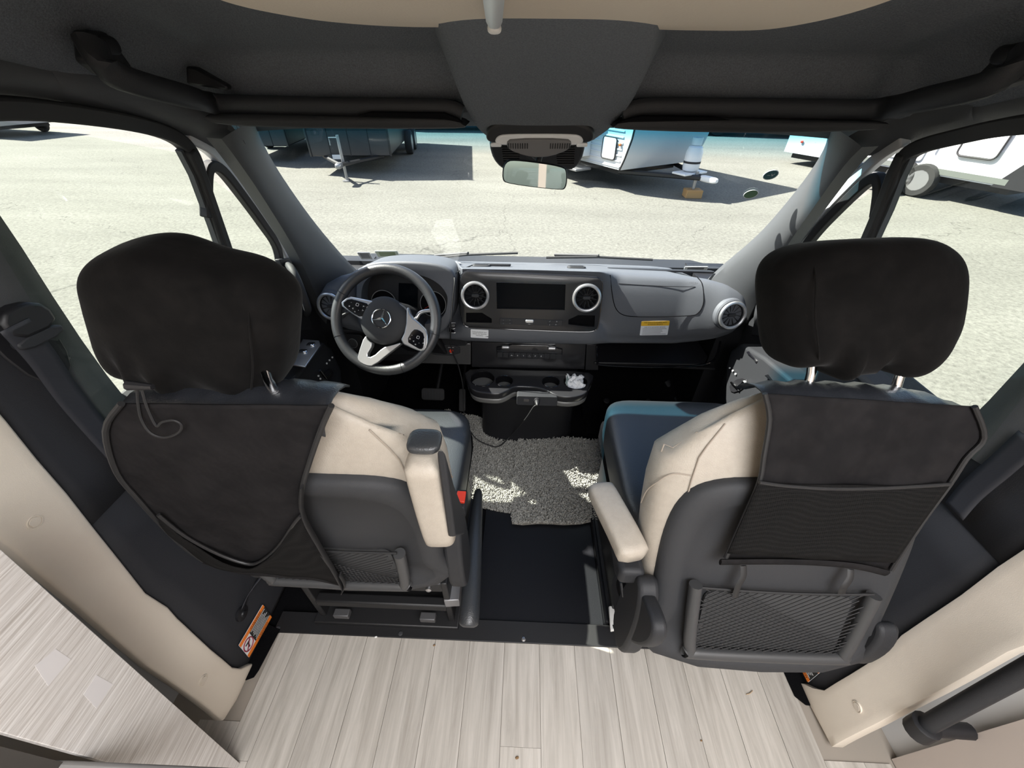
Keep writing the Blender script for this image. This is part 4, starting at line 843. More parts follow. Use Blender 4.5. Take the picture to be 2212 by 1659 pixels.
def make_backcover(f, label, main, mesh_rows, hem, straps, wrap, seed, off):
    c = thing('seat_back_cover', f.o + f.n * .03, label, 'seat cover', 'black seat back covers')
    sheet(f, main, 34, off, .0055, seed, c, 'back_panel', M_COV)
    if mesh_rows and mesh_rows[0] == 'arc': sheet2(f, mesh_rows[1], mesh_rows[2], 8, off + .010, .003, seed + 1, c, 'mesh_pocket', M_MESH)
    elif mesh_rows: sheet(f, mesh_rows, 26, off + .010, .004, seed + 1, c, 'mesh_pocket', M_MESH, .002)
    L = [a for a, b in main]; R_ = [b for a, b in main]
    for e, w_ in ((L, off + .006), (R_, off + .006)): add('edge_piping', tube(spline([f.pp(*p, w_) for p in e], 4), .0042, 8), M_PIPE, c)
    if hem: add('hem', tube(spline([f.pp(*p, off + .009) for p in hem[0]], 4), hem[1], 8, False, 2.2), M_COV, c)
    if mesh_rows: add('pocket_edge', tube(spline([f.pp(*p, off + .013) for p in hem[2]], 4), .0034, 8), M_PIPE, c)
    for st in straps: add('strap', tube(spline([f.pp(x, y, w_) for x, y, w_ in st], 5), .0065, 8, False, .28), M_PIPE, c)
    u0, u1 = wrap; rws = []                         # leatherette over the shoulder of the seat
    for v, w_ in ((.596, .030), (.606, .026), (.616, .014), (.622, -.002), (.624, -.022), (.620, -.046), (.611, -.064), (.600, -.076)):
        rws.append([f.p(lerp(u0, u1, k / 20), v - .045 * abs(2 * (lerp(u0, u1, k / 20) - .0) / .5) ** 3 + .0025 * math.sin(k * 2.1 + seed + v * 30), w_) for k in range(21)])
    add('shoulder_wrap', rows(rws), M_COVL, c, solid=.003, off=0, angle=180)
    return c
bcR = make_backcover(BR, 'taut black seat cover with straight mesh pocket hung on the passenger seat back',
    [((1652, 850), (2105, 878)), ((1662, 905), (2126, 945)), ((1650, 985), (2088, 990)), ((1640, 1042), (2050, 1048)), ((1606, 1120), (1990, 1130)), ((1568, 1205), (1925, 1232))],
    [((1638, 1044), (2050, 1050)), ((1604, 1122), (1990, 1132)), ((1572, 1195), (1932, 1215))],
    (((1556, 1214), (1660, 1213), (1760, 1215), (1850, 1223), (1915, 1238)), .0040, ((1640, 1042), (1700, 1050), (1800, 1056), (1920, 1054), (2052, 1046))),
    [[(1606, 1222, .028), (1606, 1245, .034), (1594, 1268, .036), (1588, 1290, .030)], [(1838, 1230, .028), (1836, 1250, .034), (1822, 1270, .036), (1818, 1282, .030)]],
    (-.135, .215), 3.1, .030)
bcL = make_backcover(BL, 'loose black seat cover with sagging mesh pocket slipping off the driver seat back',
    [((262, 872), (716, 876)), ((228, 930), (694, 925)), ((252, 1020), (668, 1000)), ((300, 1080), (652, 1060)), ((345, 1130), (654, 1110)), ((395, 1180), (680, 1175)), ((440, 1212), (738, 1256))],
    ('arc', ((342, 1112), (400, 1158), (470, 1196), (530, 1217), (560, 1214), (600, 1182), (636, 1130), (650, 1114)), ((346, 1130), (390, 1178), (440, 1214), (500, 1232), (560, 1240), (620, 1245), (690, 1254), (740, 1262))),
    (((440, 1214), (520, 1236), (600, 1243), (680, 1250), (742, 1264)), .003, ((342, 1112), (400, 1158), (470, 1196), (530, 1217), (560, 1214), (600, 1182), (636, 1130), (650, 1114))),
    [[(652, 1050, .045), (656, 1115, .05), (690, 1180, .05), (722, 1235, .05), (742, 1274, .045)], [(735, 1240, .045), (745, 1262, .045), (738, 1280, .045)]],
    (-.185, .132), 1.3, .032)

# ================================================================== DOOR INTERIORS
def door_inside(d, side, pts):
    """armrest ledge with switches, seat switches, pull cup and grab handle; pts gives pixels for this side"""
    xi = side * .815 + (.055 if side > 0 else 0); s = side
    led = [axx(*p, xi)[1:] for p in pts['ledge']]
    add('armrest_ledge', prism([(xi, y, z) for y, z in led], (s * .10, 0, 0)), M_PLA, d, bevel=.012, seg=3)
    tp = [az(*p, pts['zt']) for p in pts['pad']]
    pad = add('switch_pad', prism([q for q in tp], (0, 0, .006)), pts['padm'], d, bevel=.002)
    for k, p in enumerate(pts['sw']):
        q = az(*p, pts['zt'] + .006); add('window_switch', blob(Fr(q, (1, 0, 0), (0, 1, 0)), .016, .012, .007, .5, .5, 16, 8), pts['swm'], pad)
    f = Fr((xi - s * .002, 0, 0), (0, -s, 0), (0, 0, 1)); f.n = np.array([-s, 0, 0.])
    pl = add('seat_switch_plate', plate(f, smoothpoly(f.P(pts['plate']), 1), -.004, .003), M_BLK, d, bevel=.001)
    for seg in pts['chrome']: add('seat_switch', tube([f.pp(*p, .006) for p in seg], .0055, 8), M_CHR, pl)
    for p in pts['dots']: add('memory_button', lathe([(.004, .0), (.004, .004), (0, .005)], Fr(f.pp(*p, .001), f.r, f.u, f.n), 10), M_INKW, pl)
    if 'pull' in pts: add('pull_cup', plate(f, smoothpoly(f.P(pts['pull']), 2), -.002, .008), M_VOID, d, bevel=.002); add('pull_rim', tube(spline([f.pp(*p, .01) for p in pts['pull'][:4]], 4), .0035, 6), M_PLG, d)
    gx = s * .835 + (.05 if s > 0 else 0)
    gb = add('grab_handle_base', prism([axx(*p, gx + s * .045) for p in pts['gbase']], (s * .02, 0, 0)), M_PLA, d, bevel=.004)
    add('grab_handle', tube(spline([axx(x, y, gx + s * o) for x, y, o in pts['grab']], 5), .0135, 10), M_PLG, d)
    for p in pts['holes']: add('screw_hole', lathe([(.009, .001), (.009, .0015), (0, .0015)], Fr(axx(*p, gx + s * .045), (0, -s, 0), (0, 0, 1), (-s, 0, 0)), 14), M_VOID, gb)
door_inside(d1, -1, dict(ledge=((742, 868), (738, 800), (718, 752), (700, 738), (660, 790), (600, 860), (500, 960), (500, 1050), (735, 900)), zt=.605,
    pad=((628, 790), (640, 762), (655, 735), (690, 738), (693, 748), (660, 795)), padm=M_SIL, sw=((672, 745), (655, 760)), swm=M_CHR,
    plate=((686, 830), (706, 795), (722, 800), (716, 822), (702, 834)), chrome=(((691, 800), (706, 820)), ((703, 821), (717, 804))), dots=((705, 785), (711, 778), (717, 772), (687, 812), (691, 818), (697, 826)),
    pull=((642, 858), (660, 848), (680, 838), (684, 832), (672, 828), (650, 842)),
    gbase=((604, 560), (640, 556), (668, 680), (676, 712), (645, 716), (628, 640)), grab=((622, 572, .05), (628, 578, .0), (640, 600, -.03), (654, 635, -.035), (664, 665, -.02), (663, 678, .04)), holes=((633, 600), (650, 652))))
door_inside(d2, 1, dict(ledge=((1566, 862), (1568, 790), (1578, 756), (1600, 742), (1650, 772), (1720, 830), (1800, 900), (1800, 990), (1570, 900)), zt=.605,
    pad=((1612, 762), (1640, 756), (1700, 800), (1745, 845), (1715, 850), (1650, 800)), padm=M_GLS, sw=((1640, 779), (1650, 786)), swm=M_BLK,
    plate=((1580, 850), (1576, 830), (1600, 815), (1618, 822), (1606, 842)), chrome=(((1580, 826), (1596, 842)), ((1594, 841), (1608, 824))), dots=((1577, 795), (1584, 801), (1590, 808)),
    gbase=((1664, 582), (1690, 582), (1668, 690), (1650, 728), (1622, 724), (1640, 640)), grab=((1678, 596, .05), (1672, 604, .0), (1655, 632, -.03), (1642, 662, -.03), (1637, 690, -.02), (1642, 702, .04)), holes=((1672, 622), (1655, 672))))
cupf = [az(*p, .612) for p in ((1652, 812), (1682, 804), (1722, 838), (1700, 852))]
add('door_tray', prism(cupf, (0, 0, .003)), M_VOID, d2, smooth=False)

# ================================================================== OVERHEAD
def overhead(side, rail, vis, slot, foot, lab):
    r = thing('grab_rail', ax(*rail[3][:2], 1.03), lab[0], 'grab rail', 'overhead grab rails')
    pts = [axx(x, y, v) if k == 'x' else ax(x, y, v) for x, y, k, v in rail]
    pp = spline(pts, 6); n_ = len(pp)
    add('bar', tube(pp, [.0135 + .006 * max(0, 1 - i / 10) for i in range(n_)], 12, False, 1.5, (0, -.5, 1)), M_PLA, r)
    b = [axx(*p, side * .70 + (.06 if side > 0 else 0)) for p in foot[0]]; add('end_bracket', prism(b, (side * .03, 0, .0)), M_PLA, r, bevel=.006)
    c = axx(*foot[1], side * .698 + (.06 if side > 0 else 0)); add('bolt_cover', blob(Fr(c, (0, 1, 0), (0, .2, 1), (-side, 0, 0)), .020, .013, .006, .8, .9, 16, 8), M_BLK, r)
    if len(foot) > 2: add('end_bracket', prism([ax(*p, 1.0) for p in foot[2]], (0, .02, .0)), M_BLK, r, bevel=.005)
    v = thing('sun_visor', ax(*vis[0], 1.06), lab[1], 'sun visor', 'folded sun visors')
    T = [ax(x, y, 1.045) for x, y in vis]; poly = [(p[0], p[2]) for p in T]
    base = spline([np.array(p) for p in poly], 3, True)
    add('visor_body', rings([[(p[0] * 1 + (0 if k < 2 else 0), y, lerp(p[1], np.mean([q[1] for q in base]), sh)) for p in base] for k, (y, sh) in enumerate(((1.02, .35), (1.028, .05), (1.05, 0), (1.10, .1), (1.115, .4)))]), M_PLG, v, angle=70)
    sl = [ax(*p, 1.016) for p in slot]; add('finger_recess', prism(sl, (0, .012, 0)), M_VOID, v, bevel=.002)
overhead(-1, ((196, 92, 'x', -.70), (228, 148, 'x', -.69), (300, 180, 'x', -.675), (420, 212, 'x', -.665), (470, 224, 'y', 1.03), (600, 229, 'y', 1.035), (800, 233, 'y', 1.035), (960, 236, 'y', 1.035), (998, 248, 'y', 1.035)),
         ((458, 250), (480, 243), (640, 245), (770, 248), (960, 252), (1002, 268), (985, 276), (800, 277), (600, 274), (480, 266)), ((770, 250), (800, 241), (960, 243), (990, 256), (1000, 266), (960, 258)),
         (((190, 64), (232, 68), (262, 108), (292, 150), (240, 165), (198, 132)), (237, 98), ((400, 142), (420, 145), (490, 185), (490, 195), (402, 182))),
         ('long black grab rail on the headliner above the driver door', 'dark sun visor folded up on the driver side'))
overhead(1, ((2225, 105, 'x', .76), (2190, 150, 'x', .75), (2120, 186, 'x', .735), (1980, 218, 'x', .722), (1890, 236, 'y', 1.03), (1760, 236, 'y', 1.035), (1560, 234, 'y', 1.035), (1390, 234, 'y', 1.035), (1345, 250, 'y', 1.035)),
         ((1904, 266), (1880, 260), (1700, 256), (1560, 252), (1370, 254), (1326, 270), (1345, 278), (1500, 284), (1700, 286), (1880, 278)), ((1330, 268), (1350, 258), (1385, 250), (1540, 252), (1580, 260), (1360, 264)),
         (((2212, 88), (2170, 96), (2130, 140), (2100, 170), (2150, 190), (2212, 170)), (2168, 118)),
         ('shadowed black grab rail on the headliner above the passenger door', 'dark sun visor folded up on the passenger side'))
# roof console with map lamps, mirror foot, mirror
oc = thing('overhead_console', ax(1165, 285, 1.13), 'oval black roof console with clear map lamps above the mirror', 'lamp')
OF = Fr(ax(1165, 284, 1.075), (1, 0, .012), (0, -.55, .84)); k_ = 1.075 / ray(1165, 284)[1] / FPX
rim = smoothpoly([(-118, -22), (-118, 6), (-95, 28), (-40, 34), (40, 34), (98, 26), (122, 4), (120, -22), (60, -24), (-60, -24)], 3); rim = [(u * k_ * .98, v * k_) for u, v in rim]
add('housing', plate(OF, rim, -.06, .012), M_BLK, oc, bevel=.008, seg=3)
ln = [(u * k_ * .88, v * k_ * .52 - .010) for u, v in ((-112, -18), (-104, 16), (-80, 26), (80, 26), (104, 16), (112, -18), (80, -26), (-80, -26))]
add('lamp_lens', plate(OF, smoothpoly(ln, 2), .008, .0155), M_CLR, oc, bevel=.003)
ctl = [(-72, -8), (-60, 2), (60, 2), (72, -8), (66, -24), (30, -40), (0, -44), (-30, -40), (-66, -24)]
add('control_strip', plate(OF, smoothpoly([(u * k_, v * k_ - .006) for u, v in ctl], 1), .010, .021), mat('soft_grey', (.16, .16, .165), .5), oc, bevel=.003)
for q in (-46, 46):
    g = [tube([OF.p((q + i * 5.2) * k_, -12 * k_, .022), OF.p((q + i * 5.2) * k_, -24 * k_, .022)], .0012, 5) for i in range(-4, 5)]; add('ribbed_switch', merge(*g), M_BLK, oc)
    add('reading_lamp', plate(OF, rr(24 * k_, 9 * k_, .003, 3, q * 2.05 * k_, -20 * k_), .012, .018), M_CLR, oc, bevel=.002)
mf = Fr(onws(1160, 330) + np.array([0, -.07, 0.0]), (1, 0, .01), (0, -.62, .78))
shp = smoothpoly(mf.P([(1056, 296), (1264, 298), (1262, 330), (1250, 355), (1232, 368), (1090, 366), (1072, 352), (1060, 330)]), 1)
sm = thing('mirror_sensor_housing', mf.o, 'black ribbed sensor housing on the windscreen behind the mirror', 'sensor housing')
add('shell', plate(mf, shp, -.05, .006), M_PLA, sm, bevel=.008, seg=3)
for a, b in ((1098, 1120), (1214, 1238)):
    g = []
    for i in range(12): g.append(xf(box(0, 1, 0, 1, 0, 1), mf)) if 0 else None
    for i in range(11):
        y = 304 + i * 5; g.append(tube([mf.pp(a - 16 + i * .6, y, .008), mf.pp(b + 4 - i * .2, y, .008)], .0022, 5))
    add('louvre_ribs', merge(*g), M_BLK, sm)
add('cover_flap', plate(mf, smoothpoly(mf.P([(1137, 316), (1183, 317), (1181, 340), (1137, 340)]), 1), .006, .009), M_PLG, sm, bevel=.001)
rm = thing('rear_view_mirror', ax(1155, 378, 1.10), 'rear-view mirror hanging tilted below the roof console', 'mirror')
RF = Fr(ax(1155, 378, 1.08), (1, -.03, -.115), (0, .09, 1))
mo = smoothpoly(RF.P([(1088, 346), (1120, 344), (1220, 358), (1227, 372), (1224, 408), (1210, 412), (1095, 398), (1083, 388)]), 2)
add('mirror_back', plate(RF, mo, -.022, .0), M_PLA, rm, bevel=.006, seg=3)
add('glass', plate(RF, [(u * .955, v * .91) for u, v in mo], -.002, .0025), M_MIR, rm, smooth=False)
add('arm', tube(spline([RF.p(0, .0, -.02), RF.p(.006, .045, -.03), mf.pp(1160, 330, .004)], 5), .0075, 10), M_BLK, rm)
add('ball_socket', blob(Fr(mf.pp(1160, 330, .01), (1, 0, 0), (0, 1, 0)), .017, .017, .017, 1, 1, 18, 10), M_PLA, rm)
# latch strap on the bunk edge
la = thing('bunk_latch', az(1067, 40, 1.49), 'silver hook latch hanging from the middle of the tan bunk edge', 'latch')
c = az(1067, 35, 1.475); q0, q1 = az(1066, -20, 1.487), az(1068, 58, 1.487)
add('latch_strap', tube([q0, lerp(q0, q1, .5) + np.array([0, 0, -.004]), q1], [.0075, .0075, .0065], 10, False, .4, (0, 0, 1)), M_SIL, la)
add('latch_tip', blob(Fr(az(1068, 62, 1.485), (1, 0, 0), (0, 1, 0)), .008, .012, .005, .8, .8, 16, 8), M_WHT, la)

# ================================================================== FLOOR THINGS
def pile(poly, z, dens, h, z_fn=None):
    pts = np.array(poly); lo, hi = pts.min(0), pts.max(0); n = int((hi[0] - lo[0]) * (hi[1] - lo[1]) * dens); q = RNG.uniform(lo, hi, (n, 2)); ins = np.zeros(n, bool); j = len(pts) - 1
    for i in range(len(pts)):
        a, b = pts[i], pts[j]; c = ((a[1] > q[:, 1]) != (b[1] > q[:, 1])) & (q[:, 0] < (b[0] - a[0]) * (q[:, 1] - a[1]) / (b[1] - a[1] + 1e-12) + a[0]); ins ^= c; j = i
    q = q[ins]; n = len(q); zz = np.array([z_fn(*p) for p in q]) if z_fn else np.full(n, z)
    r = .0034; hh = h * RNG.uniform(.7, 1.3, n); t = RNG.normal(0, .003, (n, 2)); a0 = RNG.uniform(0, 6.28, n); vs = []
    for k in range(3): vs.append(np.stack([q[:, 0] + r * np.cos(a0 + k * 2.094), q[:, 1] + r * np.sin(a0 + k * 2.094), zz], 1))
    for k in range(3): vs.append(np.stack([q[:, 0] + t[:, 0] + .7 * r * np.cos(a0 + k * 2.094 + .5), q[:, 1] + t[:, 1] + .7 * r * np.sin(a0 + k * 2.094 + .5), zz + hh], 1))
    vs = np.stack(vs, 1).reshape(-1, 3); F = []
    for i in range(n):
        b = i * 6; F += [(b, b + 1, b + 4, b + 3), (b + 1, b + 2, b + 5, b + 4), (b + 2, b, b + 3, b + 5), (b + 3, b + 4, b + 5)]
    return vs, F
def addraw(name, vs, F, m, parent):
    c = (vs.min(0) + vs.max(0)) / 2; me = bpy.data.meshes.new(name); me.from_pydata((vs - c).tolist(), [], F); me.materials.append(m); o = bpy.data.objects.new(name, me); return link(o, c, parent)
def rug(poly, z, label, zf=None):
    r = thing('rug', (np.mean([p[0] for p in poly]), np.mean([p[1] for p in poly]), z), label, 'rug', 'shaggy rug pieces'); add('backing', prism([(x, y, z) for x, y in poly], (0, 0, .006)), mat('rug_backing', (.18, .17, .15), .9), r, smooth=False)
    vs, F = pile(poly, z + .004, 52000, .015); tag(addraw('pile', vs, F, M_RUG, r), kind='stuff'); return r
def wob(p, k, a=.006):
    out = []
    for i in range(len(p)):
        A, B = np.array(p[i]), np.array(p[(i + 1) % len(p)]); m_ = max(2, int(np.linalg.norm(B - A) / .05))
        for j in range(m_): q = A + (B - A) * j / m_; out.append((q[0] + a * math.sin(7 * i + 2.3 * j + k), q[1] + a * math.cos(5 * i + 1.7 * j + k)))
    return out
rp1 = [tuple(az(*p, .0)[:2]) for p in ((962, 885), (1040, 905), (1128, 922), (1112, 990), (1104, 1106), (1040, 1095), (1000, 1062))] + [(-.42, 1.02), (-.52, 1.30)]
rp2 = [tuple(az(*p, .012)[:2]) for p in ((1124, 920), (1150, 938), (1230, 948), (1330, 950), (1440, 953), (1420, 1120), (1282, 1126), (1190, 1132), (1103, 1128), (1110, 1000))]
rug(wob(rp1, 1), -.012, 'smaller grey shag rug piece beside the driver seat, tucked under its neighbour')
rug(wob(rp2, 2), .002, 'larger grey shag rug piece overlapping, reaching under the passenger seat')
mt = tag(add('floor_mat', box(-.135, .300, .536, .985, -.012, -.006), M_VNL, bevel=.002), 'smooth black vinyl floor mat in the aisle between the two cab seats', 'floor mat')
tag(add('trim_12', box(.300, .316, .536, .93, -.012, .022), M_VNL, bevel=.006), kind='structure')
add('edge_flap', box(.318, .365, .536, 1.0, -.012, .012), M_VNL, mt, bevel=.006)
pm = thing('footwell_mat', (.62, 1.55, 0), 'black carpet footrest step in the passenger footwell', 'mat')
add('toe_step', prism([(.33, 1.50, -.01), (.33, 1.62, .035), (.33, 1.98, .22), (.33, 1.98, -.01)], (.55, 0, 0)), M_CAR, pm, bevel=.01); add('heel_pad', prism([(.34, 1.43, -.01), (.34, 1.445, .004), (.34, 1.58, .014), (.34, 1.58, -.01)], (.50, 0, 0)), M_CAR, pm, bevel=.004)
for p in ((1310, 866), (1400, 868)): q = az(*p, .06); add('fixing', lathe([(.016, 0), (.016, .004), (.01, .005), (.01, .002), (0, .002)], Fr(q, (1, 0, 0), (0, .9, .45)), 18), M_BLK, pm)
tag(add('air_duct', tube(spline([ax(1440, 822, 1.75), ax(1455, 850, 1.70), ax(1480, 895, 1.56), ax(1490, 935, 1.46)], 5), .022, 10, False, .5), M_PLA), 'curved dark plastic duct in the passenger footwell', 'duct')
# pedals
bp = thing('brake_pedal', az(936, 850, .14), 'wide ribbed brake pedal in the dark driver footwell', 'pedal')
pf = Fr(ax(936, 851, 1.53), (1, 0, 0), (0, .5, .87)); add('pad', plate(pf, rr(.118, .062, .014), 0, .012), M_RUB, bp, bevel=.003)
for i in range(7): add('rib', plate(pf, rr(.005, .050, .002, 2, -.045 + .015 * i, 0), .011, .015), M_PLG, bp, smooth=False)
add('pedal_arm', tube([pf.p(.02, .02, -.005), pf.p(.03, .2, -.12)], .009, 8), M_MET, bp)
ap = thing('accelerator_pedal', az(998, 868, .08), 'narrow accelerator pedal right of the brake pedal', 'pedal'); af = Fr(ax(999, 864, 1.55), (1, 0, 0), (0, .55, .83)); add('pad', plate(af, rr(.035, .12, .010), 0, .010), M_RUB, ap, bevel=.003); add('pedal_arm', tube([af.p(0, .04, -.004), af.p(0, .2, -.10)], .008, 8), M_MET, ap)
# hand brake
hb = thing('hand_brake', (-.13, .55, 0), 'black folding hand brake lever lying beside the driver seat', 'hand brake')
hp_ = spline([(-.128, .428, .235), (-.128, .46, .245), (-.132, .56, .252), (-.140, .70, .245), (-.147, .84, .222), (-.150, .905, .205)], 5)
add('lever_grip', tube(hp_, [interp([0, .06, .2, .55, .9, 1], [.016, .027, .029, .026, .016, .010], i / (len(hp_) - 1)) for i in range(len(hp_))], 16), M_LEA, hb, angle=180)
add('pivot_bracket', prism([az(*p, .14) for p in ((958, 1262), (990, 1245), (1000, 1250), (994, 1310), (962, 1312))], (0, 0, .045)), mat('dull_zinc', (.30, .30, .31), .45, .6), hb, bevel=.003)
add('lever_arm', box(-.155, -.135, .60, .75, .0, .24), M_MET, hb, bevel=.004)
# clip, tissue, cable, crumbs
wc = tag(add('floor_clip', prism([az(*p, .03) for p in ((1314, 1312), (1330, 1310), (1338, 1362), (1318, 1366))], (0, 0, .012)), M_WHT, bevel=.003), 'small white plastic clip at the foot of the passenger seat', 'clip')
add('clip_slot', prism([az(*p, .0425) for p in ((1323, 1350), (1331, 1349), (1332, 1357), (1325, 1358))], (0, 0, .001)), M_VOID, wc, smooth=False)
tis = thing('tissue', az(1243, 828, .36), 'crumpled white tissue stuffed into the rightmost cup holder', 'tissue')
tf = Fr(CF.p(cc[3][0][0] - .002, cc[3][0][1] - .002, -.012), (1, 0, 0), (0, 1, 0))
def crump(u, v):
    a, b = (u - .5) * .074, (v - .5) * .074; return tf.p(a, b, .006 + .012 * noisew(a * 4, b * 4, 1.7, 4) + .005 * math.sin(60 * a + 40 * b) + .010 * b / .04)
add('sheet', grid(crump, 14, 14), M_PAPER, tis, solid=.001, angle=20); add('sheet', grid(lambda u, v: tuple(np.array(crump(v, u)) + np.array([.006 * math.sin(9 * u), .004, .006])), 10, 10), M_PAPER, tis, solid=.001, angle=20)
add('folded_card', plate(Fr(tf.p(-.030, .004, .0), (.2, .9, .0), (-.3, .1, .9)), rr(.05, .05, .002), 0, .002), mat('card_grey', (.35, .42, .38), .7), tis, smooth=False)
cbp = spline([ax(1020, 573, 1.56), ax(985, 590, 1.44), ax(982, 612, 1.385), ax(977, 660, 1.37), ax(973, 720, 1.362), ax(976, 757, 1.40), ax(990, 790, 1.42), ax(1000, 835, 1.40), ax(1001, 880, 1.40), ax(1008, 915, 1.38), az(1026, 945, .06), az(1052, 960, .022), az(1078, 964, .022), az(1104, 940, .04), ax(1135, 905, 1.22), ax(1152, 880, 1.20), sk.p(0, .004, .03)], 6)
cb = thing('charging_cable', sk.p(0, 0, 0), 'thin black charging cable drooping from the dash across the rug', 'cable'); add('cord', tube(cbp, .0026, 6), M_NET, cb)
add('plug', tube([sk.p(0, .004, .004), sk.p(0, .004, .018), sk.p(0, .001, .034)], [.011, .010, .004], 12), M_BLK, cb)
for px, py, r_, col, lb in ((812, 1376, .0045, M_WHT, 'white crumb at the front edge of the plank floor'), (938, 1394, .004, mat('crumb_brown', (.22, .13, .06), .8), 'brown crumb beneath the driver seat on the planks'), (1117, 1637, .005, mat('crumb_brown', (.2, .1, .05), .8), 'dark crumb at the bottom middle of the plank floor'), (1515, 1600, .003, mat('crumb_brown', (.2, .1, .05), .8), 'small brown speck on the planks behind the passenger seat')):
    tag(add('crumb', blob(Fr(az(px, py, .003), (1, .3, 0), (0, 1, .1)), r_, r_ * .6, r_ * .5, .8, .8, 10, 6), col), lb, 'crumb', 'crumbs on the floor')
tag(add('wood_shaving', tube(spline([az(1612, 1500, .002), az(1620, 1498, .004), az(1626, 1492, .004)], 4), .0016, 6), mat('shaving', (.42, .32, .22), .7)), 'thin curled wood shaving on the planks near the right pillar', 'shaving')

# ================================================================== COACH SIDE, BELTS, LABELS
cab_ = thing('end_cabinet', (-.80, .15, 0), 'tall narrow cabinet end in striated grey-beige laminate behind the driver side pillar', 'cabinet')
e0, e1 = axx(0, 1185, -.72), axx(530, 1659, -.72); dy = (e0[1] - e1[1]) / (e0[2] - e1[2])
add('laminate_panel', prism([(-.72, e1[1] - dy * (e1[2]) + .0, 0.0), (-.72, e0[1] + dy * (.98 - e0[2]), .98), (-.72, .10, .98), (-.72, .10, 0.0)], (-.018, 0, 0)), M_LAM, cab_, bevel=.001)
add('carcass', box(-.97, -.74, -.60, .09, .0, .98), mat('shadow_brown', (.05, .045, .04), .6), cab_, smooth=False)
f = Fr((-.72, 0, 0), (0, 1, 0), (0, 0, 1)); f.n = np.array([1., 0, 0])
for c4 in (((75, 1438), (120, 1402), (152, 1424), (104, 1482)), ((180, 1500), (208, 1458), (243, 1478), (208, 1530))):
    add('adhesive_patch', plate(f, f.P(c4), .0, .0004), mat('clear_patch', (.64, .62, .62), .5), cab_, smooth=False)
gt = thing('counter_ledge', (-.6, .0, .55), 'grey counter ledge in the bottom left corner below the laminate panel', 'counter')
add('ledge_top', prism([tuple(az(*p, .55)) for p in ((-40, 1633), (0, 1635), (532, 1659), (560, 1760), (-200, 1760))], (0, 0, -.04)), mat('ledge_grey', (.30, .29, .28), .5), gt, bevel=.006)
eh = thing('entry_handle', axx(2000, 1570, .92), 'black tubular entry grab handle on the right coach wall', 'handle')
h0, h1 = axx(1992, 1572, .915), axx(2300, 1402, .915)
add('grip_tube', tube([h0, lerp(h0, h1, .5), h1], .0165, 14), M_PLA, eh)
hd = (h1 - h0) / np.linalg.norm(h1 - h0)
add('end_socket', tube([h0 - hd * .022, h0 - hd * .02, h0 + hd * .018, h0 + hd * .02], [.021, .026, .026, .021], 14), M_BLK, eh)
add('standoff', tube([h0 - hd * .0, h0 + np.array([.11, 0, -.01])], .016, 12), M_BLK, eh)
def belt(side, loop, run, low):
    b = thing('seat_belt', onwall(*run[0][:2], side), 'dark grey belt webbing running from the pillar loop behind the driver seat' if side < 0 else 'shadowed belt behind the passenger seat on the right pillar', 'seat belt', 'front seat belts')
    W = [onwall(x, y, side) + np.array([-side * o, 0, 0]) for x, y, o in run]
    out = []
    for i, p in enumerate(spline(W, 5)): out.append([p + np.array([0, t * .024, 0]) for t in (-1, -.5, 0, .5, 1)])
    add('webbing', rows(out), M_BELT, b, solid=.0016, off=0)
    if loop:
        c = onwall(*loop, side) + np.array([-side * .045, 0, 0]); f = Fr(c, (0, -side, 0), (0, 0, 1), (-side, 0, 0))
        add('belt_slot', plate(f, smoothpoly([(-.045, -.12), (.045, -.12), (.05, .10), (-.05, .10)], 2), -.036, -.030), M_BLK, b, bevel=.003)
        add('belt_loop', plate(f, smoothpoly([(-.040, -.008), (.036, -.014), (.04, .026), (.01, .045), (-.036, .04)], 1), -.02, .008), M_BLK, b, bevel=.006)
        add('loop_bar', plate(f, smoothpoly([(-.040, -.03), (.038, -.034), (.04, -.012), (-.04, -.006)], 1), -.014, .004), M_PLA, b, bevel=.004)
    if low:
        L = [onwall(x, y, side) + np.array([-side * o, 0, 0]) for x, y, o in low]; out = [[p + np.array([0, t * .018, 0]) for t in (-1, 0, 1)] for p in spline(L, 4)]
        add('lower_strap', rows(out), M_BELT, b, solid=.0016, off=0)
        add('anchor', lathe([(.022, -.004), (.022, .003), (.010, .005), (.008, .009), (0, .009)], Fr(L[-1], (0, -side, 0), (0, 0, 1), (-side, 0, 0)), 18), M_BLK, b)
belt(-1, (18, 705), ((-30, 700, .050), (40, 770, .045), (110, 850, .035), (180, 925, .030), (250, 1000, .028), (310, 1065, .03)), ((540, 1225, .06), (520, 1265, .04), (515, 1298, .022), (513, 1325, .014)))
belt(1, None, ((2260, 950, .03), (2190, 1010, .03), (2130, 1060, .03), (2090, 1105, .03)), None)
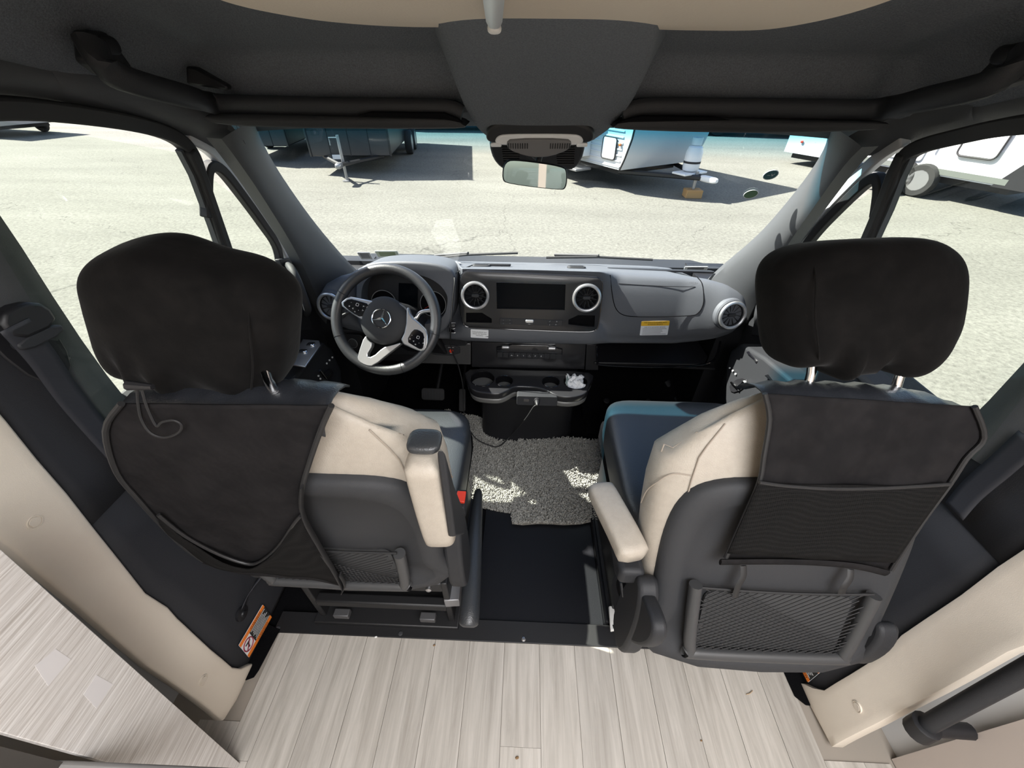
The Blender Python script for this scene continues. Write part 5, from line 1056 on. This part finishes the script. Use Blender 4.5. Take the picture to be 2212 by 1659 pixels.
# warning labels
def side_label(side, c4, lab, full):
    P4 = [onwall(*p, side) for p in c4]; o = np.mean(P4, 0) + np.array([-side * .0165, 0, 0]); f = Fr(o, P4[1] - P4[0], P4[3] - P4[0]); f.n = f.n if f.n[0] * side < 0 else -f.n
    w_, h_ = np.linalg.norm(P4[1] - P4[0]), np.linalg.norm(P4[3] - P4[0]); t = thing('warning_label', o, lab, 'label')
    add('backing', plate(f, rr(w_, h_, .002), -.001, .0006), M_LBW, t, smooth=False)
    for q in (-1, 1): add('orange_band', plate(f, rr(w_, h_ * .17, .001, 2, 0, q * h_ * .41), .0004, .0012), M_ORG, t, smooth=False)
    x0 = -w_ / 2 + (w_ * .34 if full else 0); x1 = w_ / 2
    add('black_field', plate(f, rr(x1 - x0, h_ * .64, .001, 2, (x0 + x1) / 2, 0), .0003, .001), M_INK, t, smooth=False)
    g = Fr(f.p(0, 0, .0015), f.r, f.u, f.n)
    text('WARNING', g, h_ * .15, M_INK, t, 'lettering', x0 + (x1 - x0) * .42, h_ * .41, .0003, sx=1.0); text('WARNING', g, h_ * .15, M_INK, t, 'lettering', x0 + (x1 - x0) * .42, -h_ * .41, .0003)
    for k in range(7): add('text_line', plate(g, rr((x1 - x0) * (.9 - .12 * (k % 3)), h_ * .022, .0005, 2, (x0 + x1) / 2 - .02 * (k % 3) * (x1 - x0), h_ * (.27 - .09 * k)), -.0006, .0002), M_INKW, t, smooth=False)
    if full:
        cx_ = -w_ / 2 + w_ * .17; r_ = h_ * .26; rd = mat('label_red', (.30, .03, .06), .5)
        add('prohibition_ring', tube([g.p(cx_ + r_ * math.cos(2 * PI * k / 24), r_ * math.sin(2 * PI * k / 24), 0) for k in range(24)], h_ * .022, 6, True), rd, t)
        add('prohibition_bar', strip(g, [(cx_ - r_ * .7, r_ * .7), (cx_ + r_ * .7, -r_ * .7)], h_ * .04, -.0002, .001), rd, t, smooth=False)
        add('pictogram', merge(strip(g, [(cx_ - r_ * .5, -r_ * .35), (cx_ + r_ * .55, -r_ * .35)], h_ * .05, -.0004, .0008), strip(g, [(cx_ + r_ * .1, -r_ * .35), (cx_ - r_ * .1, r_ * .5)], h_ * .06, -.0004, .0008)), M_INK, t, smooth=False)
    return t
side_label(-1, ((503, 1396), (556, 1308), (577, 1328), (527, 1420)), 'orange bordered warning label with crossed-out pictogram low on the left pillar', True)
side_label(1, ((1752, 1466), (1718, 1400), (1762, 1402), (1783, 1449)), 'half hidden orange striped warning label low beside the passenger seat', False)
def dash_label(c4, top, lab):
    P4 = [dface(*p) for p in c4]; o = np.mean(P4, 0); n_ = dface_n(o); o = o + n_ * .0012; f = Fr(o, P4[1] - P4[0], P4[3] - P4[0]); f.n = f.n if f.n[1] < 0 else -f.n
    w_, h_ = np.linalg.norm(P4[1] - P4[0]), np.linalg.norm(P4[3] - P4[0]); t = thing('sticker', o, lab, 'sticker'); add('card', plate(f, rr(w_, h_, .003), -.001, .0008), M_LBW, t, smooth=False)
    g = Fr(f.p(0, 0, .001), f.r, f.u, f.n)
    return t, f, g, w_, h_
t, f, g, w_, h_ = dash_label(((1383, 724), (1443, 723), (1445, 693), (1384, 694)), 1, 'yellow and white airbag warning sticker on the passenger side dash')
add('yellow_band', plate(f, rr(w_, h_ * .32, .003, 3, 0, h_ * .34), .0006, .0013), M_YEL, t, smooth=False)
text('THIS VEHICLE IS EQUIPPED WITH\nADVANCED AIR BAGS', g, h_ * .125, M_INK, t, 'lettering', 0, h_ * .34, .0008, sx=.8)
text('EVEN WITH ADVANCED AIR BAGS', g, h_ * .11, M_INK, t, 'lettering', 0, h_ * .07, .0004, sx=.8)
for k in range(5): add('text_line', plate(g, rr(w_ * (.86, .70, .72, .66, .86)[k], h_ * .030, .0003, 2, -w_ * (.0, .07, .06, .09, .0)[k], h_ * (-.04 - .095 * k)), -.0003, .0003), M_INKG, t, smooth=False)
t, f, g, w_, h_ = dash_label(((1017, 729), (1055, 731), (1055, 712), (1017, 711)), 1, 'small white lettered sticker below the centre panel')
text('Folding handbrake lever\nRelease, see Operating\nInstructions', g, h_ * .20, M_INK, t, 'lettering', 0, 0, .0006, sx=.85)
# stickers on the windscreen
def glass_sticker(c, a, b, col, lab, nm='sticker', rect=False, inner=None, sym=None):
    q = onws(*c); e = onws(c[0] + 6, c[1]) - q; v = onws(c[0], c[1] - 6) - q; f = Fr(q, e, v); f.n = f.n if f.n[1] < 0 else -f.n; k = np.linalg.norm(e) / 6; kv = np.linalg.norm(v) / 6
    t = thing(nm, q, lab, 'sticker'); poly = rr(a * k * 2, b * kv * 2, .004) if rect else circ(a * k, 28, ry=b * kv)
    add('film', plate(f, poly, .003, .0042), col, t, smooth=False)
    add('white_border', tube([f.p(u, w_, .0042) for u, w_ in poly], .0010, 5, True), M_LBW, t)
    if inner: add('printed_field', plate(f, [(u * .72, w_ * .62) for u, w_ in poly], .0042, .0048), inner, t, smooth=False)
    if sym: text(sym, f, .016, M_LBW, t, 'emblem', 0, 0, .0052)
    return t
glass_sticker((1665, 375), 15, 9.5, mat('sticker_teal', (.02, .10, .12), .5), 'oval dark teal sticker with small emblem high on the windscreen right side', sym='~V')
glass_sticker((1622, 417), 14.5, 8.5, mat('sticker_green', (.08, .17, .09), .5), 'oval green sticker on the windscreen just below the teal one')
glass_sticker((789, 551), 13, 7.5, mat('sticker_grey', (.30, .30, .28), .6), 'small grey square sticker in the lower left windscreen corner', rect=True, inner=mat('sticker_grey_dark', (.08, .08, .08), .6))
glass_sticker((837, 547), 24, 6.5, mat('sticker_pale', (.42, .46, .34), .6), 'long pale green sticker in the lower left windscreen corner', rect=True, inner=mat('sticker_olive', (.16, .20, .09), .6))
glass_sticker((1503, 578), 25, 3.5, mat('sticker_pale2', (.42, .42, .38), .6), 'narrow printed strip sticker at the lower right of the windscreen', rect=True, inner=mat('sticker_grey_dark', (.08, .08, .08), .6))
# wipers outside the glass
for nm, a, b, lab in (('wiper', (905, 571), (1118, 557), 'left wiper blade resting at the foot of the windscreen'), ('wiper', (1180, 567), (1412, 572), 'right wiper blade resting at the foot of the windscreen')):
    A, B = onws(*a) + np.array([0, .03, .012]), onws(*b) + np.array([0, .03, .012]); t = thing('wiper', A, lab, 'wiper')
    add('blade', tube([A, lerp(A, B, .5) + np.array([0, .01, .004]), B], .006, 6), M_RUB, t); add('wiper_arm', tube([lerp(A, B, .5) + np.array([0, .01, .01]), lerp(A, B, .1) + np.array([.0, .12, -.03])], .008, 6), M_MET, t)
pap = tag(add('paper_slip', prism([dtop(*p) + np.array([0, 0, .004]) for p in ((930, 574), (985, 566), (996, 571), (960, 580))], (0, 0, .002)), M_PAPER, smooth=False), 'folded paper slip lying on the dash top right of the wheel', 'paper')

# ================================================================== THE YARD OUTSIDE
G = -.70
M_TBLK = mat('trailer_black', (.012, .012, .014), .35); M_TWH = mat('trailer_white', (.60, .61, .62), .4); M_TWD = mat('trailer_white_gloss', (.70, .70, .70), .3)
M_TIRE = mat('tyre', (.012, .012, .012), .8); M_GLSS = mat('dark_window', (.02, .025, .03), .1); M_UND = mat('undercarriage', (.012, .012, .013), .7); M_TSIL = mat('trailer_trim', (.30, .30, .31), .35, .7)
def wheel(c, ax_, r, parent, rim=M_TSIL):
    a = np.array([ax_[0], ax_[1], 0.]); f = Fr(c, np.cross(a, (0, 0, 1)), (0, 0, 1)); f.n = a / np.linalg.norm(a)
    o = add('wheel', lathe([(r * .6, -.10), (r * .92, -.10), (r, -.06), (r, .06), (r * .92, .10), (r * .6, .10)], f, 28, True), M_TIRE, parent); add('wheel_rim', lathe([(0, .07), (r * .3, .085), (r * .5, .06), (r * .58, .09), (r * .62, .10)], f, 24), rim, o); return o
def cargo(K, fx, L, w_, z0, z1, label, tongue=True):
    """box trailer; K front-right bottom corner seen from us, front along -x, length along fx"""
    s = np.array([fx[0], fx[1], 0.]); s /= np.linalg.norm(s); l = np.array([-s[1], s[0], 0.]); K = np.array([K[0], K[1], 0.])
    t = thing('cargo_trailer', K + l * w_ / 2 + s * L / 2 + np.array([0, 0, G]), label, 'trailer', 'black cargo trailers')
    P_ = [K, K + l * w_, K + l * w_ + s * L, K + s * L]; add('body', prism([p + np.array([0, 0, z0]) for p in P_], (0, 0, z1 - z0)), M_TBLK, t, bevel=.03)
    for p in (K, K + l * w_): add('corner_trim', tube([p + np.array([0, 0, z0]) - s * .01, p + np.array([0, 0, z1]) - s * .01], .03, 8), M_TSIL if False else M_TBLK, t)
    for i in range(1, 4): q = K + l * w_ * i / 4 - s * .012; add('panel_seam', tube([q + np.array([0, 0, z0]), q + np.array([0, 0, z1])], .012, 6), M_UND, t)
    add('stone_guard', prism([K - s * .014 + np.array([0, 0, z0 + .02]), K + l * w_ - s * .014 + np.array([0, 0, z0 + .02]), K + l * w_ - s * .014 + np.array([0, 0, z0 + .55]), K - s * .014 + np.array([0, 0, z0 + .55])], s * .01), mat('guard_plate', (.06, .06, .065), .35, .7), t, smooth=False)
    for q in (0, 1):
        for e in (.55, .72): wheel(K + l * (w_ + .08 if q else -.08) + s * L * e + np.array([0, 0, G + .33]), (l if q else -l)[:2], .33, t)
    if tongue:
        tip = K + l * w_ / 2 - s * 1.15 + np.array([0, 0, z0 + .0])
        for q in (.12, .88): add('tongue_beam', tube([K + l * w_ * q + s * .2 + np.array([0, 0, z0 - .03]), tip], .045, 6), M_MET, t)
        add('coupler', blob(Fr(tip - s * .08, -s, l), .16, .07, .06, .6, .6, 16, 8), M_TSIL, t)
        add('jack', tube([tip + s * .3 + np.array([0, 0, .55]), tip + s * .3 + np.array([0, 0, G - z0 + .02])], .035, 10), M_TSIL, t); add('jack_crank', tube([tip + s * .3 + np.array([0, 0, .5]), tip + s * .3 + l * .2 + np.array([0, 0, .5]), tip + s * .3 + l * .2 + np.array([0, 0, .35])], .014, 6), M_TSIL, t)
        add('jack_foot', lathe([(.11, 0), (.11, .02), (.04, .03)], Fr(tip * np.array([1, 1, 0]) + s * .3 + np.array([0, 0, G + .002]), (1, 0, 0), (0, 1, 0)), 14), M_TSIL, t)
        add('data_plate', prism([K + l * w_ * .62 - s * .02 + np.array([0, 0, z0 - .06]), K + l * w_ * .74 - s * .02 + np.array([0, 0, z0 - .06]), K + l * w_ * .74 - s * .02 + np.array([0, 0, z0 + .04]), K + l * w_ * .62 - s * .02 + np.array([0, 0, z0 + .04])], -s * .01), M_TWD, t, smooth=False)
    return t
cargo((-3.48, 11.31), (-.12, 1), 5.5, 1.95, -.30, 1.75, 'black cargo trailer with its tongue and jack toward the windscreen')
cargo((-6.75, 12.6), (-.12, 1), 5.0, 1.6, -.30, 1.75, 'black box trailer standing farther left behind the windscreen pillar', False)
def camper(K, s, L, w_, z0, z1, label, nm='travel_trailer', prof=None, group='white travel trailers', wheels=True):
    """nose toward us: K nose corner on the visible long side, s runs back along that side"""
    s = np.array([s[0], s[1], 0.]); s /= np.linalg.norm(s); l = np.array([s[1], -s[0], 0.]); K = np.array([K[0], K[1], 0.])
    t = thing(nm, K + l * w_ / 2 + s * L / 2 + np.array([0, 0, G]), label, 'trailer', group)
    pr = prof or [(0, z0), (-.10, z0 + .22), (-.22, z0 + .6), (-.28, z0 + 1.1), (-.24, z0 + 1.6), (-.05, z1 - .15), (.3, z1), (L, z1), (L, z0)]
    pr = pr[:1] + [tuple(p) for p in spline([np.array(p) for p in pr[:7]], 4)][1:] + pr[7:]
    add('body', prism([K + s * a + np.array([0, 0, z]) for a, z in pr], l * w_), M_TWH, t, angle=30)
    for e in (.52, .64) if wheels else ():
        for q in (0, 1): wheel(K + s * L * e + l * (w_ * q + (.02 if q else -.02)) + np.array([0, 0, G + .32]), (l if q else -l)[:2], .32, t)
    add('chassis', prism([K + l * .3 + s * .3 + np.array([0, 0, z0 - .16]), K + l * (w_ - .3) + s * .3 + np.array([0, 0, z0 - .16]), K + l * (w_ - .3) + s * L * .95 + np.array([0, 0, z0 - .16]), K + l * .3 + s * L * .95 + np.array([0, 0, z0 - .16])], (0, 0, .15)), M_UND, t, smooth=False)
    return t, K, s, l
t, K, s_, l_ = camper((2.013, 9.651), (-.54, .84), 6.2, 2.35, -.25, 2.1, 'white ribbed travel trailer right of the mirror, its shaded nose facing the windscreen')
for i in range(16):                                # ribbed siding on the long side
    z = -.20 + i * .11; add('siding_rib', tube([K + s_ * .04 - l_ * .004 + np.array([0, 0, z]), K + s_ * 6.1 - l_ * .004 + np.array([0, 0, z])], .018, 6), M_TWH, t)
F2 = Fr(K - l_ * .012, s_, (0, 0, 1)); F2.n = -l_
add('hatch_door', plate(F2, rr(.42, .40, .06, 4, .42, .12), .0, .03), M_TWD, t, bevel=.01); add('hatch_seal', tube([F2.p(u, v, .02) for u, v in rr(.44, .42, .07, 4, .42, .12)], .012, 6, True), M_UND, t)
add('marker_lamp', blob(Fr(F2.p(.10, .22, .02), F2.r, F2.u, F2.n), .035, .028, .02, .8, .8, 12, 8), mat('amber', (.75, .16, .03), .4), t)
add('slide_out', prism([K + s_ * a - l_ * b + np.array([0, 0, -.12]) for a, b in ((1.05, 0), (1.05, .45), (3.4, .45), (3.4, 0))], (0, 0, 1.9)), M_TWD, t, bevel=.02)
add('entry_step', prism([K + s_ * a - l_ * b + np.array([0, 0, -.38]) for a, b in ((.9, .05), (.9, .5), (1.5, .5), (1.5, .05))], (0, 0, .05)), M_TSIL, t, bevel=.01)
add('corner_trim', tube([K - l_ * .01 + s_ * a + np.array([0, 0, z]) for a, z in ((.02, -.25), (-.08, -.03), (-.20, .35), (-.26, .85), (-.23, 1.35))], .02, 6), M_UND, t)
tip = K + l_ * 1.17 - s_ * 1.25 + np.array([0, 0, -.30])
for q in (.25, 2.1): add('tongue_beam', tube([K + l_ * q + s_ * .3 + np.array([0, 0, -.34]), tip], .05, 6), M_MET, t)
add('coupler', blob(Fr(tip - s_ * .12, -s_, l_), .22, .07, .06, .6, .6, 16, 8), M_TWD, t)
add('jack', tube([tip + s_ * .18 + np.array([0, 0, .10]), tip + s_ * .18 + np.array([0, 0, -.24])], .035, 10), M_TSIL, t); add('battery_tray', prism([tip + s_ * .2 + l_ * a + s_ * b + np.array([0, 0, .03]) for a, b in ((-.35, 0), (.35, 0), (.35, .35), (-.35, .35))], (0, 0, .04)), M_TWD, t, bevel=.01)
pt = thing('propane_tank', tip + s_ * .40 + np.array([0, 0, .07]), 'white propane bottle standing on the trailer tongue', 'gas bottle')
pf_ = Fr(tip + s_ * .38 + np.array([0, 0, .07]), (1, 0, 0), (0, 1, 0))
add('cylinder', lathe([(.10, 0), (.16, .03), (.17, .10), (.17, .36), (.14, .45), (.05, .50), (.05, .53)], pf_, 24), M_TWD, pt); add('collar', lathe([(.10, .49), (.105, .62), (.095, .62), (.09, .49)], pf_, 20, True), M_TWD, pt); add('valve', lathe([(.02, .5), (.02, .57), (.035, .58), (.035, .61), (0, .61)], pf_, 12), M_TSIL, pt); add('strap_band', lathe([(.173, .16), (.173, .20)], pf_, 24), M_UND, pt)
jb = tip + s_ * .18; tag(add('wood_block', box(jb[0] - .16, jb[0] + .18, jb[1] - .14, jb[1] + .14, G, G + .16), mat('timber_block', (.42, .24, .09), .8), bevel=.012), 'short timber block under the tongue jack of the ribbed trailer', 'block')
# two more campers to the right
t, K, s_, l_ = camper((8.3, 12.3), (-.44, .90), 1.6, 2.0, -.40, 2.0, 'white camper with dark door strip, at the right edge of the windscreen', wheels=False)
F2 = Fr(K - l_ * .012, s_, (0, 0, 1)); F2.n = -l_; add('door_strip', plate(F2, rr(.10, 1.3, .03, 3, .35, .6), .0, .03), M_UND, t); add('marker_lamp', blob(Fr(F2.p(1.15, -.10, .02), F2.r, F2.u, F2.n), .04, .035, .02, .8, .8, 12, 8), M_RED, t)
t, K, s_, l_ = camper((9.25, 8.3), (-.39, .92), 3.2, 2.35, -.25, 2.2, 'white camper with square hatch and black nose, seen through the passenger window', 'motor_camper')
F2 = Fr(K - l_ * .012, s_, (0, 0, 1)); F2.n = -l_
add('nose_cap', prism([K - l_ * .02 + s_ * a + np.array([0, 0, z]) for a, z in ((-.02, -.27), (-.14, -.03), (-.28, .35), (-.34, .85), (-.28, 1.4), (.05, 1.9), (.25, 1.9), (.02, .9), (.22, .2), (.5, -.27))], l_ * 2.4), M_TBLK, t, angle=30)
add('hatch_door', plate(F2, rr(.62, .52, .08, 4, 1.0, .42), .0, .03), M_TWD, t, bevel=.01); add('hatch_seal', tube([F2.p(u, v, .03) for u, v in rr(.64, .54, .09, 4, 1.0, .42)], .016, 6, True), M_UND, t)
add('entry_door', plate(F2, rr(.70, 1.7, .06, 4, 2.2, .80), .0, .02), M_TWD, t, bevel=.01); add('door_handle', plate(F2, rr(.06, .20, .02, 3, 1.82, .45), .02, .05), M_UND, t); add('grab_bar', tube([F2.p(1.72, .2, .05), F2.p(1.72, .9, .05)], .018, 8), M_TSIL, t)
add('marker_lamp', blob(Fr(F2.p(.50, .62, .02), F2.r, F2.u, F2.n), .045, .04, .02, .8, .8, 12, 8), M_RED, t); add('skirt_stripe', plate(F2, [(.3, -.22), (3.1, -.22), (3.1, -.12), (.3, -.12)], .0, .012), mat('stripe_grey', (.10, .11, .10), .5), t, smooth=False)
add('entry_step', prism([K + s_ * a - l_ * b + np.array([0, 0, -.42]) for a, b in ((1.9, .05), (1.9, .5), (2.6, .5), (2.6, .05))], (0, 0, .05)), M_TSIL, t, bevel=.01)
for i, (a, b) in enumerate(((.65, 1.25), (.9, 1.5))): add('swoosh_graphic', plate(F2, [(a, .98 + .1 * i), (b + .5, 1.02 + .1 * i), (b + .9, 1.25 + .1 * i), (b + .4, 1.1 + .1 * i)], .0, .006), mat('stripe_grey', (.10, .11, .10), .5), t, smooth=False)
# dark pickup in the shade, long white coach and white van far behind
def truck(o, d, L, w_, label, body, nm, cat, cabz=.75, h=.55):
    d = np.array([d[0], d[1], 0.]); d /= np.linalg.norm(d); l = np.array([-d[1], d[0], 0.]); o = np.array([o[0], o[1], G]); t = thing(nm, o, label, cat)
    sd = [(-L / 2, .40), (L / 2, .40), (L / 2, .40 + h), (L * .22, .42 + h), (L * .10, .45 + h + cabz), (-L * .22, .45 + h + cabz), (-L * .26, .42 + h), (-L / 2, .42 + h)] if cabz < 1.2 else [(-L / 2, .40), (L / 2, .40), (L / 2, 1.1), (L * .40, 1.3), (L * .34, .6 + h + cabz), (-L / 2, .6 + h + cabz)]
    add('body', prism([o + d * a + np.array([0, 0, z]) - l * w_ / 2 for a, z in sd], l * w_), body, t, bevel=.05)
    for a in (-L * .30, L * .32):
        for q in (-1, 1): wheel(o + d * a + l * q * (w_ / 2 - .06) + np.array([0, 0, .36]), (l * q)[:2], .36, t)
    zc = .45 + h; a0, a1 = (-L * .20, L * .08) if cabz < 1.2 else (L * .10, L * .34)
    for q in (-1, 1): add('side_window', prism([o + d * a + np.array([0, 0, z]) + l * q * (w_ / 2 + .004) for a, z in ((a0, zc + .06), (a1, zc + .06), (a1 - .12, zc + min(cabz, .75) - .1), (a0, zc + min(cabz, .75) - .1))], l * q * .01), M_GLSS, t, smooth=False)
    add('underside', prism([o + d * a + l * b + np.array([0, 0, .25]) for a, b in ((-L * .45, -w_ * .4), (L * .45, -w_ * .4), (L * .45, w_ * .4), (-L * .45, w_ * .4))], (0, 0, .2)), M_UND, t, smooth=False)
    add('bumper', prism([o + d * L / 2 + l * b + np.array([0, 0, .38]) for b in (-w_ * .48, w_ * .48)] + [o + d * (L / 2 + .12) + l * b + np.array([0, 0, .38]) for b in (w_ * .46, -w_ * .46)], (0, 0, .22)), M_TSIL, t, bevel=.02)
    return t
truck((9.6, 20.5), (1, -.15), 5.2, 1.9, 'dark pickup truck in shade, far right behind the ribbed trailer', mat('dark_paint', (.02, .022, .026), .3), 'pickup_truck', 'truck')
truck((-3.0, 21.5), (1, 0), 7.5, 2.2, 'long white coach far behind, left of the mirror', M_TWH, 'motor_coach', 'coach', 1.6)
truck((-10.2, 21.0), (1, .1), 4.8, 1.9, 'white van standing between the two black trailers', M_TWH, 'van', 'van', 1.3)
truck((-21.9, 17.9), (1, -.25), 6.0, 2.0, 'white truck with dark wheels at the top of the driver window', M_TWH, 'delivery_truck', 'truck', 1.6)
